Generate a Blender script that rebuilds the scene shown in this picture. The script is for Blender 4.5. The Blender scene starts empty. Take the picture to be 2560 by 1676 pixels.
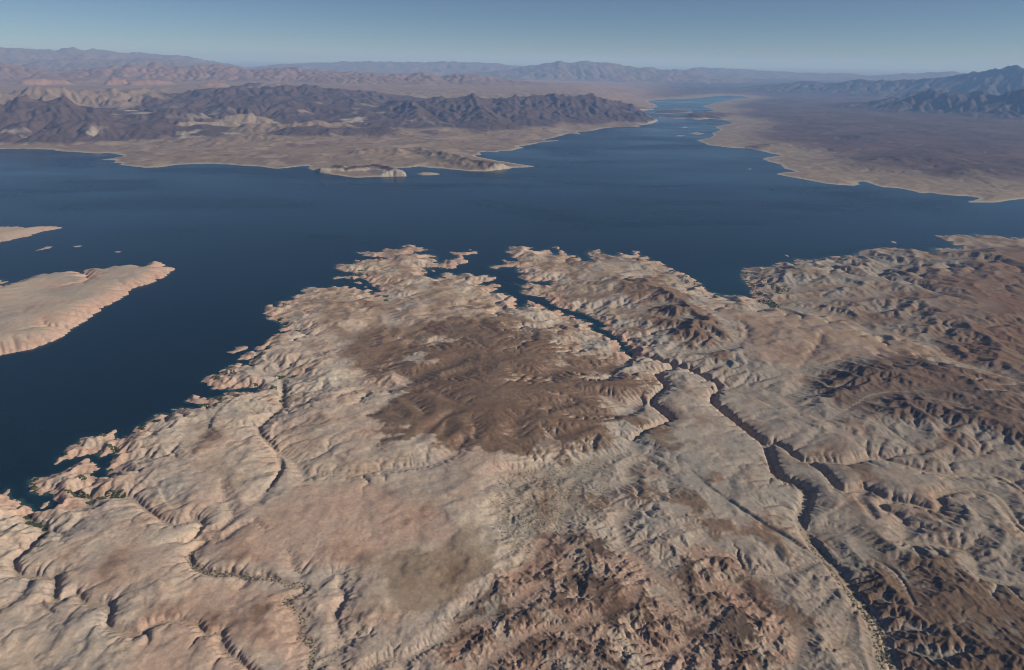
import bpy, math, time
import numpy as np

T0 = time.time()
C = bpy.context.scene.collection
SC = bpy.context.scene

# ------------------------------------------------------------------ camera
H_CAM = 2000.0
F_PX = 2560 * 24.0 / 36.0
PITCH = math.atan(688.0 / F_PX)
ROLL = 0.0125
_cp, _sp = math.cos(PITCH), math.sin(PITCH)
_cr, _sr = math.cos(ROLL), math.sin(ROLL)
FWD = np.array([0, _cp, -_sp])
_u0 = np.array([0, _sp, _cp])
_r0 = np.array([1.0, 0, 0])
RIGHT = _r0 * _cr + _u0 * _sr
UP = _u0 * _cr - _r0 * _sr

from mathutils import Matrix, Vector
cam_d = bpy.data.cameras.new("camera")
cam = bpy.data.objects.new("camera", cam_d)
C.objects.link(cam)
cam_d.lens = 24.0
cam_d.sensor_width = 36.0
cam_d.clip_start = 1.0
cam_d.clip_end = 400000.0
m = Matrix.Identity(4)
for i in range(3):
    m[i][0], m[i][1], m[i][2] = RIGHT[i], UP[i], -FWD[i]
m[2][3] = H_CAM
cam.matrix_world = m
SC.camera = cam

# ------------------------------------------------------------------ sky, sun, exposure
SUN_EL = math.radians(27)
SUN_AZ = math.radians(104)          # clockwise from the view direction (+Y): from the right, a little behind
world = bpy.data.worlds.new("World")
SC.world = world
world.use_nodes = True
wn = world.node_tree.nodes
wn.clear()
sky = wn.new("ShaderNodeTexSky")
sky.sky_type = 'NISHITA'
sky.sun_disc = False
sky.sun_elevation = SUN_EL
sky.sun_rotation = SUN_AZ
sky.altitude = 5000
sky.air_density = 1.0
sky.dust_density = 0.15
sky.ozone_density = 3.0
bg = wn.new("ShaderNodeBackground")
bg.inputs["Strength"].default_value = 0.051
wo = wn.new("ShaderNodeOutputWorld")
world.node_tree.links.new(sky.outputs[0], bg.inputs[0])
world.node_tree.links.new(bg.outputs[0], wo.inputs[0])
sun_d = bpy.data.lights.new("sun", 'SUN')
sun_d.energy = 5.0
sun_d.angle = math.radians(0.53)
sun_d.color = (1.0, 0.92, 0.81)
sun = bpy.data.objects.new("sun", sun_d)
C.objects.link(sun)
_sd = Vector((math.sin(SUN_AZ) * math.cos(SUN_EL), math.cos(SUN_AZ) * math.cos(SUN_EL), math.sin(SUN_EL)))
sun.rotation_euler = _sd.to_track_quat('Z', 'Y').to_euler()
sun.location = (0, 0, 3000)
SC.view_settings.view_transform = 'Standard'
SC.view_settings.look = 'None'
SC.view_settings.gamma = 1.0
SC.view_settings.use_curve_mapping = False
SC.view_settings.exposure = 0.14
SC.cycles.use_denoising = True
SC.cycles.denoising_prefilter = 'ACCURATE'
SC.cycles.pixel_filter_type = 'BLACKMAN_HARRIS'
SC.cycles.filter_width = 1.05
SC.cycles.max_bounces = 4
SC.cycles.volume_bounces = 1
# ------------------------------------------------------------------ terrain: tools
Q = 1.0                               # grid quality
VIEWS = {'O': (0, 0, 1.0), 'V': (0, 0, 2560 / 2380.0),
         'S1': (0, 1040, 420 / 1818.0), 'S2': (380, 820, 420 / 2181.0), 'S3': (620, 590, 420 / 2380.0), 'S4': (840, 590, 400 / 2380.0),
         'S5': (1200, 590, 400 / 2380.0), 'S6': (1540, 590, 460 / 2380.0), 'B4': (0, 480, 860 / 2380.0), 'B5': (800, 560, 900 / 2380.0),
         'B6': (1660, 560, 900 / 2380.0), 'Z1': (0, 960, 860 / 1871.0), 'Z2': (800, 1000, 860 / 1982.0), 'Z3': (1660, 1000, 900 / 2074.0),
         'A1': (0, 80, 860 / 2380.0), 'A2': (850, 80, 860 / 2380.0), 'A3': (1700, 80, 860 / 2380.0)}


def P(view, txt):
    """survey points of one sheet -> photo coordinates"""
    x0, y0, s = VIEWS[view]
    v = [float(a) for a in txt.replace(',', ' ').split()]
    a = np.array(v).reshape(-1, 2)
    return np.column_stack([x0 + a[:, 0] * s, y0 + a[:, 1] * s])


def ray(p):
    p = np.asarray(p, float)
    return FWD[None] + RIGHT[None] * ((p[:, 0] - 1280) / F_PX)[:, None] + UP[None] * ((838 - p[:, 1]) / F_PX)[:, None]


def ground(p, z=0.0):
    """where the line of sight through a survey point meets height z"""
    d = ray(p)
    t = (H_CAM - z) / np.maximum(-d[:, 2], 1e-4)
    return d[:, 0] * t, d[:, 1] * t


def survey(x, y, z):
    dx, dy, dz = x, y, z - H_CAM
    w = dx * FWD[0] + dy * FWD[1] + dz * FWD[2]
    return 1280 + F_PX * (dx * RIGHT[0] + dy * RIGHT[1] + dz * RIGHT[2]) / w, 838 - F_PX * (dx * UP[0] + dy * UP[1] + dz * UP[2]) / w


def vhash(ix, iy, seed):
    h = (ix.astype(np.uint32) * np.uint32(374761393) + iy.astype(np.uint32) * np.uint32(668265263) + np.uint32((seed * 974634777 + 12345) & 0xffffffff))
    h = (h ^ (h >> np.uint32(13))) * np.uint32(1274126177)
    return h ^ (h >> np.uint32(16))


_ga = np.linspace(0, 2 * np.pi, 257)[:256]
_gx, _gy = np.cos(_ga).astype(np.float32), np.sin(_ga).astype(np.float32)


def gnoise(x, y, seed=0):
    x = np.asarray(x, np.float64); y = np.asarray(y, np.float64)
    x0 = np.floor(x); y0 = np.floor(y)
    fx = (x - x0).astype(np.float32); fy = (y - y0).astype(np.float32)
    ix = x0.astype(np.int64); iy = y0.astype(np.int64)
    u = fx * fx * fx * (fx * (fx * 6 - 15) + 10)
    v = fy * fy * fy * (fy * (fy * 6 - 15) + 10)

    def g(ox, oy):
        k = vhash(ix + ox, iy + oy, seed) & np.uint32(255)
        return _gx[k] * (fx - ox) + _gy[k] * (fy - oy)
    a = g(0, 0); b = g(1, 0); c = g(0, 1); d = g(1, 1)
    a += u * (b - a); c += u * (d - c)
    return 1.5 * (a + v * (c - a))


class Grid:
    """a fan of cells round the point below the camera whose size grows with distance"""
    def __init__(self, r0, r1, half_deg, dth, drl):
        self.dth, self.drl = dth, drl
        self.nc = int(2 * math.radians(half_deg) / dth) // 2 * 2 + 1
        self.nr = int(math.log(r1 / r0) / drl) // 2 * 2 + 1
        self.th = (np.arange(self.nc) - (self.nc - 1) / 2) * dth
        self.v = math.log(r0) + np.arange(self.nr) * drl
        self.lr0 = math.log(r0)
        self.r = np.exp(self.v)
        self.X = (self.r[:, None] * np.sin(self.th)[None]).astype(np.float32)
        self.Y = (self.r[:, None] * np.cos(self.th)[None]).astype(np.float32)
        self.cell = (self.r * dth).astype(np.float32)[:, None]
        self.cellr = (self.r * drl).astype(np.float32)[:, None]

    def ij(self, x, y):
        th = np.arctan2(x, y); lr = np.log(np.maximum(np.hypot(x, y), 1.0))
        return (lr - self.lr0) / self.drl, th / self.dth + (self.nc - 1) / 2

    def fbm(self, wl, octaves, seed=0, gain=0.5, ridged=False, sx=1.0, sy=1.0, rot=0.0):
        c, s = math.cos(rot), math.sin(rot)
        X = (self.X * c + self.Y * s) / sx; Y = (-self.X * s + self.Y * c) / sy
        out = np.zeros(self.X.shape, np.float32); a = 1.0; tot = 0
        for o in range(octaves):
            w = wl / 2 ** o
            f = np.clip(w / (self.cell * 2.2) - 0.6, 0, 1)
            rows = int(np.searchsorted(-f[:, 0], 0.0))      # rows near enough to carry this octave
            if f.max() > 0:
                n = np.zeros_like(out)
                k = np.nonzero(f[:, 0] > 0)[0]
                lo, hi = k[0], k[-1] + 1
                q = gnoise(X[lo:hi] / w, Y[lo:hi] / w, seed * 17 + o)
                if ridged:
                    q = 1 - 2 * np.abs(q)
                n[lo:hi] = q
                out += a * n * f
            tot += a; a *= gain
        return out / tot

    def fill(self, x, y, z=None):
        """even-odd scan of a closed outline"""
        i, j = self.ij(x, y)
        tog = np.zeros((self.nr, self.nc + 1), np.int32)
        n = len(i)
        for k in range(n):
            i0, j0, i1, j1 = i[k], j[k], i[(k + 1) % n], j[(k + 1) % n]
            if i0 == i1:
                continue
            if i0 > i1:
                i0, j0, i1, j1 = i1, j1, i0, j0
            a = max(0, math.ceil(i0)); b = min(self.nr - 1, math.ceil(i1) - 1)
            if b < a:
                continue
            rr = np.arange(a, b + 1)
            cc = np.clip(np.ceil(j0 + (rr - i0) * (j1 - j0) / (i1 - i0)), 0, self.nc).astype(int)
            np.add.at(tog, (rr, cc), 1)
        return (np.cumsum(tog, 1)[:, :self.nc] & 1).astype(bool)

    def zone(self, p, z=0.0, soft=6):
        x, y = ground(p, z)
        m_ = self.fill(x, y).astype(np.float32)
        return blur(m_, soft)

    def trace(self, x, y, z):
        """cells under a polyline and the height carried to them"""
        i, j = self.ij(x, y)
        oi, oj, oz = [], [], []
        for k in range(len(i) - 1):
            n = int(max(abs(i[k + 1] - i[k]), abs(j[k + 1] - j[k])) * 1.6) + 2
            t = np.linspace(0, 1, n)
            oi.append(i[k] + t * (i[k + 1] - i[k])); oj.append(j[k] + t * (j[k + 1] - j[k])); oz.append(z[k] + t * (z[k + 1] - z[k]))
        oi = np.rint(np.concatenate(oi)).astype(int); oj = np.rint(np.concatenate(oj)).astype(int); oz = np.concatenate(oz)
        ok = (oi >= 0) & (oi < self.nr) & (oj >= 0) & (oj < self.nc)
        return oi[ok], oj[ok], oz[ok]


def blur(a, n, times=3):
    a = a.astype(np.float32)
    n = int(n)
    if n < 1:
        return a
    for _ in range(times):
        for ax in (0, 1):
            pw = [(0, 0), (0, 0)]; pw[ax] = (n + 1, n)
            c = np.cumsum(np.pad(a, pw, mode='edge').astype(np.float64), axis=ax)
            if ax == 0:
                a = ((c[2 * n + 1:] - c[:-2 * n - 1]) / (2 * n + 1)).astype(np.float32)
            else:
                a = ((c[:, 2 * n + 1:] - c[:, :-2 * n - 1]) / (2 * n + 1)).astype(np.float32)
    return a


def near_dist(seed):
    """distance in cells to the nearest seed cell (jump flooding)"""
    nr, nc = seed.shape
    I, J = np.meshgrid(np.arange(nr, dtype=np.float32), np.arange(nc, dtype=np.float32), indexing='ij')
    si = np.where(seed, I, -1e6).astype(np.float32); sj = np.where(seed, J, -1e6).astype(np.float32)
    d = (si - I) ** 2 + (sj - J) ** 2
    k = 1
    while k * 2 < max(nr, nc):
        k *= 2
    while k >= 1:
        for di in (-k, 0, k):
            for dj in (-k, 0, k):
                if di == 0 and dj == 0:
                    continue
                a0, a1 = max(0, di), min(nr, nr + di); b0, b1 = max(0, dj), min(nc, nc + dj)
                if a1 <= a0 or b1 <= b0:
                    continue
                dst = (slice(a0 - di, a1 - di), slice(b0 - dj, b1 - dj)); src = (slice(a0, a1), slice(b0, b1))
                ci = si[src]; cj = sj[src]
                dd = (ci - I[dst]) ** 2 + (cj - J[dst]) ** 2
                w = dd < d[dst]
                d[dst] = np.where(w, dd, d[dst]); si[dst] = np.where(w, ci, si[dst]); sj[dst] = np.where(w, cj, sj[dst])
        k //= 2
    return np.sqrt(d)


def membrane(val, fixed, levels=5, iters=60):
    """smooth surface through fixed cells, coarse to fine"""
    if levels > 0 and min(val.shape) > 24:
        nr, nc = val.shape
        pr, pc = nr % 2, nc % 2
        v = np.pad(np.where(fixed, val, 0), ((0, pr), (0, pc))).astype(np.float32); f = np.pad(fixed, ((0, pr), (0, pc))).astype(np.float32)
        s = lambda q: q[0::2, 0::2] + q[1::2, 0::2] + q[0::2, 1::2] + q[1::2, 1::2]
        cnt = s(f)
        cv = s(v * f) / np.maximum(cnt, 1)
        up = membrane(cv, cnt > 0, levels - 1, iters)
        up = np.repeat(np.repeat(up, 2, 0), 2, 1)[:nr, :nc]
        z = np.where(fixed, val, up)
    else:
        z = np.where(fixed, val, val[fixed].mean() if fixed.any() else 0)
    z = z.astype(np.float32)
    for _ in range(iters):
        p = np.pad(z, 1, mode='edge')
        z = np.where(fixed, val, 0.25 * (p[:-2, 1:-1] + p[2:, 1:-1] + p[1:-1, :-2] + p[1:-1, 2:])).astype(np.float32)
    return z


def drain_fill(z, outlet, eps, rounds=5):
    """raise closed hollows so that every cell drains to an outlet"""
    w = np.where(outlet, z, 1e6).astype(np.float32)
    nr, nc = z.shape

    def m3(a):
        b = a.copy()
        b[1:] = np.minimum(b[1:], a[:-1]); b[:-1] = np.minimum(b[:-1], a[1:])
        return b
    for _ in range(rounds):
        for i in list(range(1, nr)):
            w[i] = np.minimum(w[i], np.maximum(z[i], m3(w[i - 1]) + eps[i, 0]))
        for i in range(nr - 2, -1, -1):
            w[i] = np.minimum(w[i], np.maximum(z[i], m3(w[i + 1]) + eps[i, 0]))
        wt = np.ascontiguousarray(w.T); zt = np.ascontiguousarray(z.T); et = eps[:, 0]
        for j in range(1, nc):
            wt[j] = np.minimum(wt[j], np.maximum(zt[j], m3(wt[j - 1]) + et))
        for j in range(nc - 2, -1, -1):
            wt[j] = np.minimum(wt[j], np.maximum(zt[j], m3(wt[j + 1]) + et))
        w = np.ascontiguousarray(wt.T)
    return w


def erode(G, z, outlet, K, iters, mexp=0.45, creep=0.0, refill=4, lift=None, sub=1):
    """running water: cells drain to their steepest neighbour and cut down towards it in proportion to the area drained"""
    nr, nc = z.shape
    n = nr * nc
    cell = G.cell[::sub][:nr] * sub
    cellr = G.cellr[::sub][:nr] * sub
    area0 = np.broadcast_to(cell * cellr, (nr, nc)).ravel().astype(np.float64)
    idx = np.arange(n, dtype=np.int32).reshape(nr, nc)
    eps = cell * 2e-4
    out_f = outlet.ravel()
    Kf = np.broadcast_to(K, (nr, nc)).ravel().astype(np.float32)
    acc = area0
    for it in range(iters):
        if it % refill == 0:
            z = drain_fill(z, outlet, eps, 4 if it == 0 else 2)
        best = np.zeros((nr, nc), np.float32); rcv = idx.copy(); dist = np.ones((nr, nc), np.float32)
        for di in (-1, 0, 1):
            for dj in (-1, 0, 1):
                if di == 0 and dj == 0:
                    continue
                a = (slice(max(0, -di), nr - max(0, di)), slice(max(0, -dj), nc - max(0, dj)))
                b = (slice(max(0, di), nr - max(0, -di)), slice(max(0, dj), nc - max(0, -dj)))
                L = np.broadcast_to(np.sqrt((di * cellr) ** 2 + (dj * cell) ** 2), (nr, nc))[a]
                s = (z[a] - z[b]) / L
                w = s > best[a]
                best[a] = np.where(w, s, best[a]); rcv[a] = np.where(w, idx[b], rcv[a]); dist[a] = np.where(w, L, dist[a])
        rcv = rcv.ravel(); dist = dist.ravel()
        rcv[out_f] = idx.ravel()[out_f]
        d = (rcv != idx.ravel()).astype(np.int32); p = rcv.copy()
        for _ in range(12):
            d = d + d[p]; p = p[p]
        d = np.minimum(d, 32000).astype(np.int16)
        order = np.argsort(d, kind='stable').astype(np.int32)
        cnt = np.bincount(d, minlength=1)
        b = np.concatenate([[0], np.cumsum(cnt)])
        acc = area0.copy()
        for L in range(len(cnt) - 1, 0, -1):
            nd = order[b[L]:b[L + 1]]
            np.add.at(acc, rcv[nd], acc[nd])
        Fk = (Kf * acc ** mexp / dist).astype(np.float32)
        zf = z.ravel().copy()
        if lift is not None:
            zf = zf + lift.ravel() * (~out_f)
        for L in range(1, len(cnt)):
            nd = order[b[L]:b[L + 1]]
            F = Fk[nd]
            zf[nd] = (zf[nd] + F * zf[rcv[nd]]) / (1 + F)
        z = zf.reshape(nr, nc)
        if creep is not None:
            q = np.pad(z, 1, mode='edge')
            lap = 0.25 * (q[:-2, 1:-1] + q[2:, 1:-1] + q[1:-1, :-2] + q[1:-1, 2:]) - z
            z = np.where(outlet, z, z + creep * lap).astype(np.float32)
    return z, acc.reshape(nr, nc)


def upsample(a, shape):
    nr, nc = shape
    i = np.arange(nr) / 2.0; j = np.arange(nc) / 2.0
    i0 = np.minimum(i.astype(int), a.shape[0] - 2); j0 = np.minimum(j.astype(int), a.shape[1] - 2)
    fi = (i - i0).astype(np.float32)[:, None]; fj = (j - j0).astype(np.float32)[None]
    r = a[i0] * (1 - fi) + a[i0 + 1] * fi
    return r[:, j0] * (1 - fj) + r[:, j0 + 1] * fj


def sstep(a, b, x):
    t = np.clip((x - a) / (b - a), 0, 1)
    return t * t * (3 - 2 * t)
# ------------------------------------------------------------------ terrain: survey of the near shore
V = np.vstack
SH_MAIN = V([
    P('S1', '-900,1010 -500,900 -200,860 0,835 40,815 90,775 125,765 138,800 118,860 165,910 205,890 242,900 240,945 290,960 340,962 395,930 432,918 '
      '435,926 380,948 345,985 360,1020 400,1045 445,1042 470,1055 520,1035 580,1000 605,960 585,905 545,870 480,868 375,885 370,860 330,835 265,832 300,810 '
      '285,780 290,745 300,700 350,648 405,650 425,665 480,655 560,635 630,622 680,605 730,570 800,525 850,498 920,478 970,460 992,462 990,490 '
      '1020,505 1045,520 1040,550 1110,570 1050,590 1000,625 1000,640 1050,665 1100,675 1150,655 1130,610 1150,570 1180,520 1200,480 1250,440 1250,415 '
      '1190,410 1130,440 1085,470 1090,440 1075,415 1020,415 960,425 900,435 830,462 760,470 690,485 640,515 600,535 570,535 590,500 620,440 '
      '660,405 700,360 760,320 830,275 880,240 950,225 1050,215 1120,205 1160,195 1210,160 1270,148 1280,160 1250,185 1235,205 1245,225 1290,240 '
      '1315,262 1340,240 1350,215 1420,205 1460,200 1500,180 1410,175 1430,150 1480,115 1540,85 1620,45'),
    P('S2', '0,1135 60,1115 130,1098 195,1115 225,1130 245,1105 270,1085 225,1055 280,1045 380,1030 430,1025 445,1050 500,1035 580,1035 630,1015 '
      '660,990 560,1000 470,985 400,962 450,930 490,890 540,872 600,875 650,905 700,900 780,905 830,895 870,862 920,840 1000,830 1090,822 1180,825 '
      '1260,838 1340,832 1380,795 1450,755 1530,715 1590,690 1545,695 1450,745 1400,770 1330,782 1220,783 1160,796 1100,810 1000,812 900,808 755,808 '
      '770,780 830,700 750,755 695,750 715,715 625,692 680,655 740,615 800,598 850,605 920,608 870,595 900,577 830,575 765,568 860,565 910,530 '
      '960,525 985,505 940,492 980,480 1005,490 1050,488 1090,475 1035,455 1100,465 1150,452 1180,485 1230,480 1250,430 1290,410 1220,415 1110,425 '
      '1100,408 1160,390 1140,370 1190,340 1240,310 1230,298 1290,300 1320,310 1360,300 1310,275 1310,250 1390,240 1440,225 1420,210 1470,175 '
      '1520,130 1600,105 1540,95 1620,70 1700,70 1760,62 1690,55 1620,25 1670,5'),
    P('S3', '415,1335 470,1300 440,1270 420,1240 380,1215 310,1215 260,1190 225,1145 245,1125 190,1105 220,1085 205,1030 230,1000 340,962 365,990 '
      '360,1010 420,1000 400,968 430,930 520,925 580,905 680,890 640,880 585,868 660,840 720,825 800,820 760,800 715,775 760,745 830,715 900,708 '
      '1000,715 1020,735 1110,735 1170,735 1210,730 1160,705 1250,710 1270,730 1320,725 1370,700 1425,700 1435,735 1460,760 1490,720 1535,710 1540,750 '
      '1600,770 1640,770 1680,750 1720,770 1790,765 1730,800 1800,790 1870,800 1850,745 1830,730 1760,720 1700,690 1720,655 1650,630 1640,610 '
      '1590,600 1500,620 1400,615 1300,615 1270,630 1185,635 1200,615 1180,600 1210,575 1270,565 1340,575 1450,560 1590,560 1500,550 1390,550 '
      '1450,540 1590,535 1530,520 1370,515 1280,512 1330,495 1270,480 1230,455 1215,430 1280,390 1410,390 1420,405 1490,405 1510,380 1500,350 '
      '1470,335 1540,340 1630,350 1740,345 1820,335 1890,322 1940,335 1900,360 1960,345 1980,320 1900,305 1800,300 1700,292 1610,285 1640,260 '
      '1560,268 1500,250 1500,230 1540,220 1620,230 1700,202 1740,215 1790,230 1870,228 1910,175 1970,172 2000,185 2080,180 2180,165 2130,150 2200,130'),
    P('S4', '1095,128 1160,145 1230,165 1300,155 1350,185 1390,200 1460,210 1390,225 1280,238 1190,250 1270,268 1380,275 1430,260 1490,280 1555,315 '
      '1500,318 1450,320 1510,345 1530,380 1560,410 1600,395 1590,370 1660,350 1720,355 1770,330 1810,310 1800,295 1700,270 1645,240 1700,230 1760,235 '
      '1800,230 1790,245 1840,255 1880,240 1940,250 2000,238 2100,235 2130,255 2080,270 1980,280 1920,290 1895,320 1900,345 1950,360 2005,390 '
      '1960,405 1880,410 1820,435 1800,460 1810,485 1740,490 1670,488 1600,490 1540,480 1480,470 1440,480 1350,485 1360,520 1395,560 1350,575 '
      '1390,590 1350,605 1390,625 1420,610 1480,640 1520,600 1570,580 1510,570 1590,555 1640,535 1700,545 1750,545 1760,580 1820,580 1850,560 1920,552 '
      '2060,570 2080,600 2140,590 2200,585 2260,560 2295,575 2280,600 2330,610 2370,605'),
    P('S5', '235,610 235,640 190,670 130,695 75,690 50,725 100,725 200,715 250,710 315,735 290,770 275,790 260,830 180,842 250,845 330,840 400,870 450,880 '
      '490,895 555,945 520,965 515,990 580,1015 540,1045 600,1055 640,1060 660,1030 700,990 670,955 740,960 800,985 830,1005 890,1015 960,1050 '
      '1025,1080 980,1100 1060,1110 1130,1095 1200,1110 1240,1150 1290,1180 1330,1165 1400,1185 1430,1215 1470,1230 1500,1215 1560,1250 1620,1280 '
      '1710,1305 1640,1345 1690,1400 1770,1445 1740,1470 1800,1450 1870,1490 1960,1547'),
    P('B5', '1960,770 2000,830 2050,885 2075,880 2030,820 1975,765 1900,715'),
    P('S5', '1755,1365 1800,1360 1860,1350 1820,1300 1700,1240 1620,1200 1530,1150 1440,1140 1350,1125 1270,1100 1180,1070 1100,1040 1040,1015 1010,985 '
      '1000,945 930,945 960,925 920,900 850,915 790,900 700,885 620,875 570,845 600,810 540,795 620,790 590,765 550,735 620,725 700,695 780,700 '
      '850,705 930,735 1000,755 1050,745 1030,720 1090,670 1000,685 900,690 790,690 700,680 640,650 560,620 580,585 660,580 690,560 600,555 480,550 '
      '530,525 410,522 480,510 540,500 530,475 500,455 440,480 380,470 350,465 300,480 300,500 240,520 190,490 120,490 105,465 140,435 200,430 '
      '260,430 330,420 350,395 280,365 320,345 400,350 440,365 520,375 590,370 500,345 450,325 340,312 470,300 460,270 400,265 330,250 370,220 '
      '420,205 360,180 430,160 520,152 580,140 620,150 680,165 820,170 815,190 740,205 810,215 805,235 850,240 900,215 980,205 1050,215 1070,240 '
      '1120,265 1180,280 1130,235 1190,210 1120,190 1050,160 1120,155 1190,165 1215,180 1190,205 1230,225 1290,245 1345,275 1330,290 1370,295 '
      '1420,282 1470,300 1520,325 1550,370 1560,395 1600,380 1640,345 1570,325 1580,300 1530,255 1600,240 1640,220 1530,195 1620,200 1700,205 '
      '1790,195 1830,230 1880,265 1960,285 2030,310 2015,280 2030,240 2100,250 2150,290 2240,285 2260,260 2240,220 2290,215'),
    P('S6', '190,185 250,190 320,210 280,225 345,245 420,265 500,295 450,305 420,320 520,325 600,340 580,350 660,375 640,390 700,415 745,410 760,440 '
      '810,465 890,490 950,515 970,550 1040,560 1050,590 1110,615 1150,640 1150,670 1200,710 1300,740 1420,760 1550,765 1640,770 1700,790 1770,825 '
      '1760,790 1720,730 1730,700 1820,697 1880,690 1740,690 1700,660 1650,600 1600,560 1570,490 1610,470 1590,440 1650,410 1730,420 1720,395 '
      '1790,400 1850,395 1900,405 1960,395 2040,385 1980,365 2060,360 2100,330 2170,340 2220,345 2280,335 2270,305 2330,285'),
    P('B6', '900,235 1000,235 1110,215 1180,210 1260,190 1330,170 1430,158 1560,160 1650,165 1740,180 1780,185 1740,160 1800,155 1870,155 1960,155 '
      '1900,140 1880,125 1840,105 1760,72 1850,75 1930,65 2000,70 2060,65 2150,75 2250,85 2380,90 2520,80 2700,120')])
X_, Y_ = ground(SH_MAIN)
_ct, _cd = np.array([1.3, 1.3, -1.3, -1.3]), np.array([9000, 150, 150, 1500.0])
MAIN = (np.concatenate([X_, _cd * np.sin(_ct)]), np.concatenate([Y_, _cd * np.cos(_ct)]))

ISLANDS = [  # name, label, outline, height, shore slope length
    ('island', 'large pale flat-topped island with a rocky pink cliff along its lower edge, at the left', P('B4', '-700,1200 -300,1180 0,1135 100,1110 220,1090 320,1050 400,1020 460,985 500,950 560,910 620,875 660,840 710,818 705,800 770,775 830,745 890,710 '
      '900,685 960,655 1030,640 1100,605 1150,585 1170,560 1225,533 1190,528 1125,530 1140,500 1110,490 1040,492 1010,510 1005,530 950,515 '
      '900,515 840,525 820,515 785,518 740,530 720,545 700,535 640,535 580,545 590,555 555,570 540,555 480,562 400,568 330,575 250,585 190,605 '
      '130,620 100,645 95,655 80,640 30,650 0,660 -200,690 -700,800'), 52, 62),
    ('island', 'narrow pink point of land above the big flat island, cut by the left edge', P('B4', '-500,585 -200,590 0,600 20,620 85,615 40,630 0,640 -200,655 -500,690'), 16, 60),
    ('island', 'long pink island tapering to a point, farthest of those at the left', P('B4', '-600,245 -200,240 50,240 120,238 180,245 185,250 240,240 300,235 380,237 445,248 400,258 330,270 270,285 200,310 120,325 60,340 0,352 -200,390 -600,440'), 34, 120),
    ('island', 'slanting pink islet, largest of three in a row on the dark lake', P('B4', '218,412 270,395 320,378 372,376 365,388 300,402'), 11, 40),
    ('island', 'small oval pink islet, middle one of three in a row', P('B4', '492,378 530,370 582,372 560,382 510,385'), 8, 40),
    ('island', 'tiny pale oval islet, right end of the row of three', P('B4', '783,415 815,408 848,414 820,422'), 6, 40),
    ('island', 'long low pink islet lying just off the ragged shore of coves', P('S2', '930,318 980,310 1020,305 1075,285 1065,255 1150,240 1220,232 1255,245 1250,265 1190,290 1120,310 1030,338 995,332 985,322'), 14, 30),
    ('island', 'rounded pink islet in the mouth of the green cove', P('S3', '1480,660 1560,645 1610,645 1620,680 1570,685 1530,672'), 18, 50),
    ('island', 'tiny wedge shaped islet beside the cove wall', P('S3', '1630,735 1650,710 1700,720 1680,735'), 8, 30),
    ('island', 'small pink islet beside the flooded gap between two headlands', P('S4', '1400,500 1470,505 1480,540 1430,530'), 12, 40),
    ('island', 'small flat islet above the arm shaped headland', P('S4', '1955,208 1990,198 2030,208 2020,220 1980,220'), 8, 40),
    ('island', 'thin tilted rock islet standing in the canyon mouth', P('S5', '490,680 530,700 548,722 520,715'), 16, 20),
    ('island', 'dark narrow islet off the gray badlands shore', P('S6', '2160,240 2220,245 2265,275 2220,270'), 12, 40),
    ('island', 'pale low sandbar islet in the green shallows at the right', P('B6', '1490,112 1530,115 1550,132 1510,128'), 5, 50),
    ('island', 'pink islet in the ring shaped cove at the left edge', P('S1', '425,1010 445,975 500,935 545,905 540,930 510,965 480,1000 440,1012'), 14, 30),
]

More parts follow.
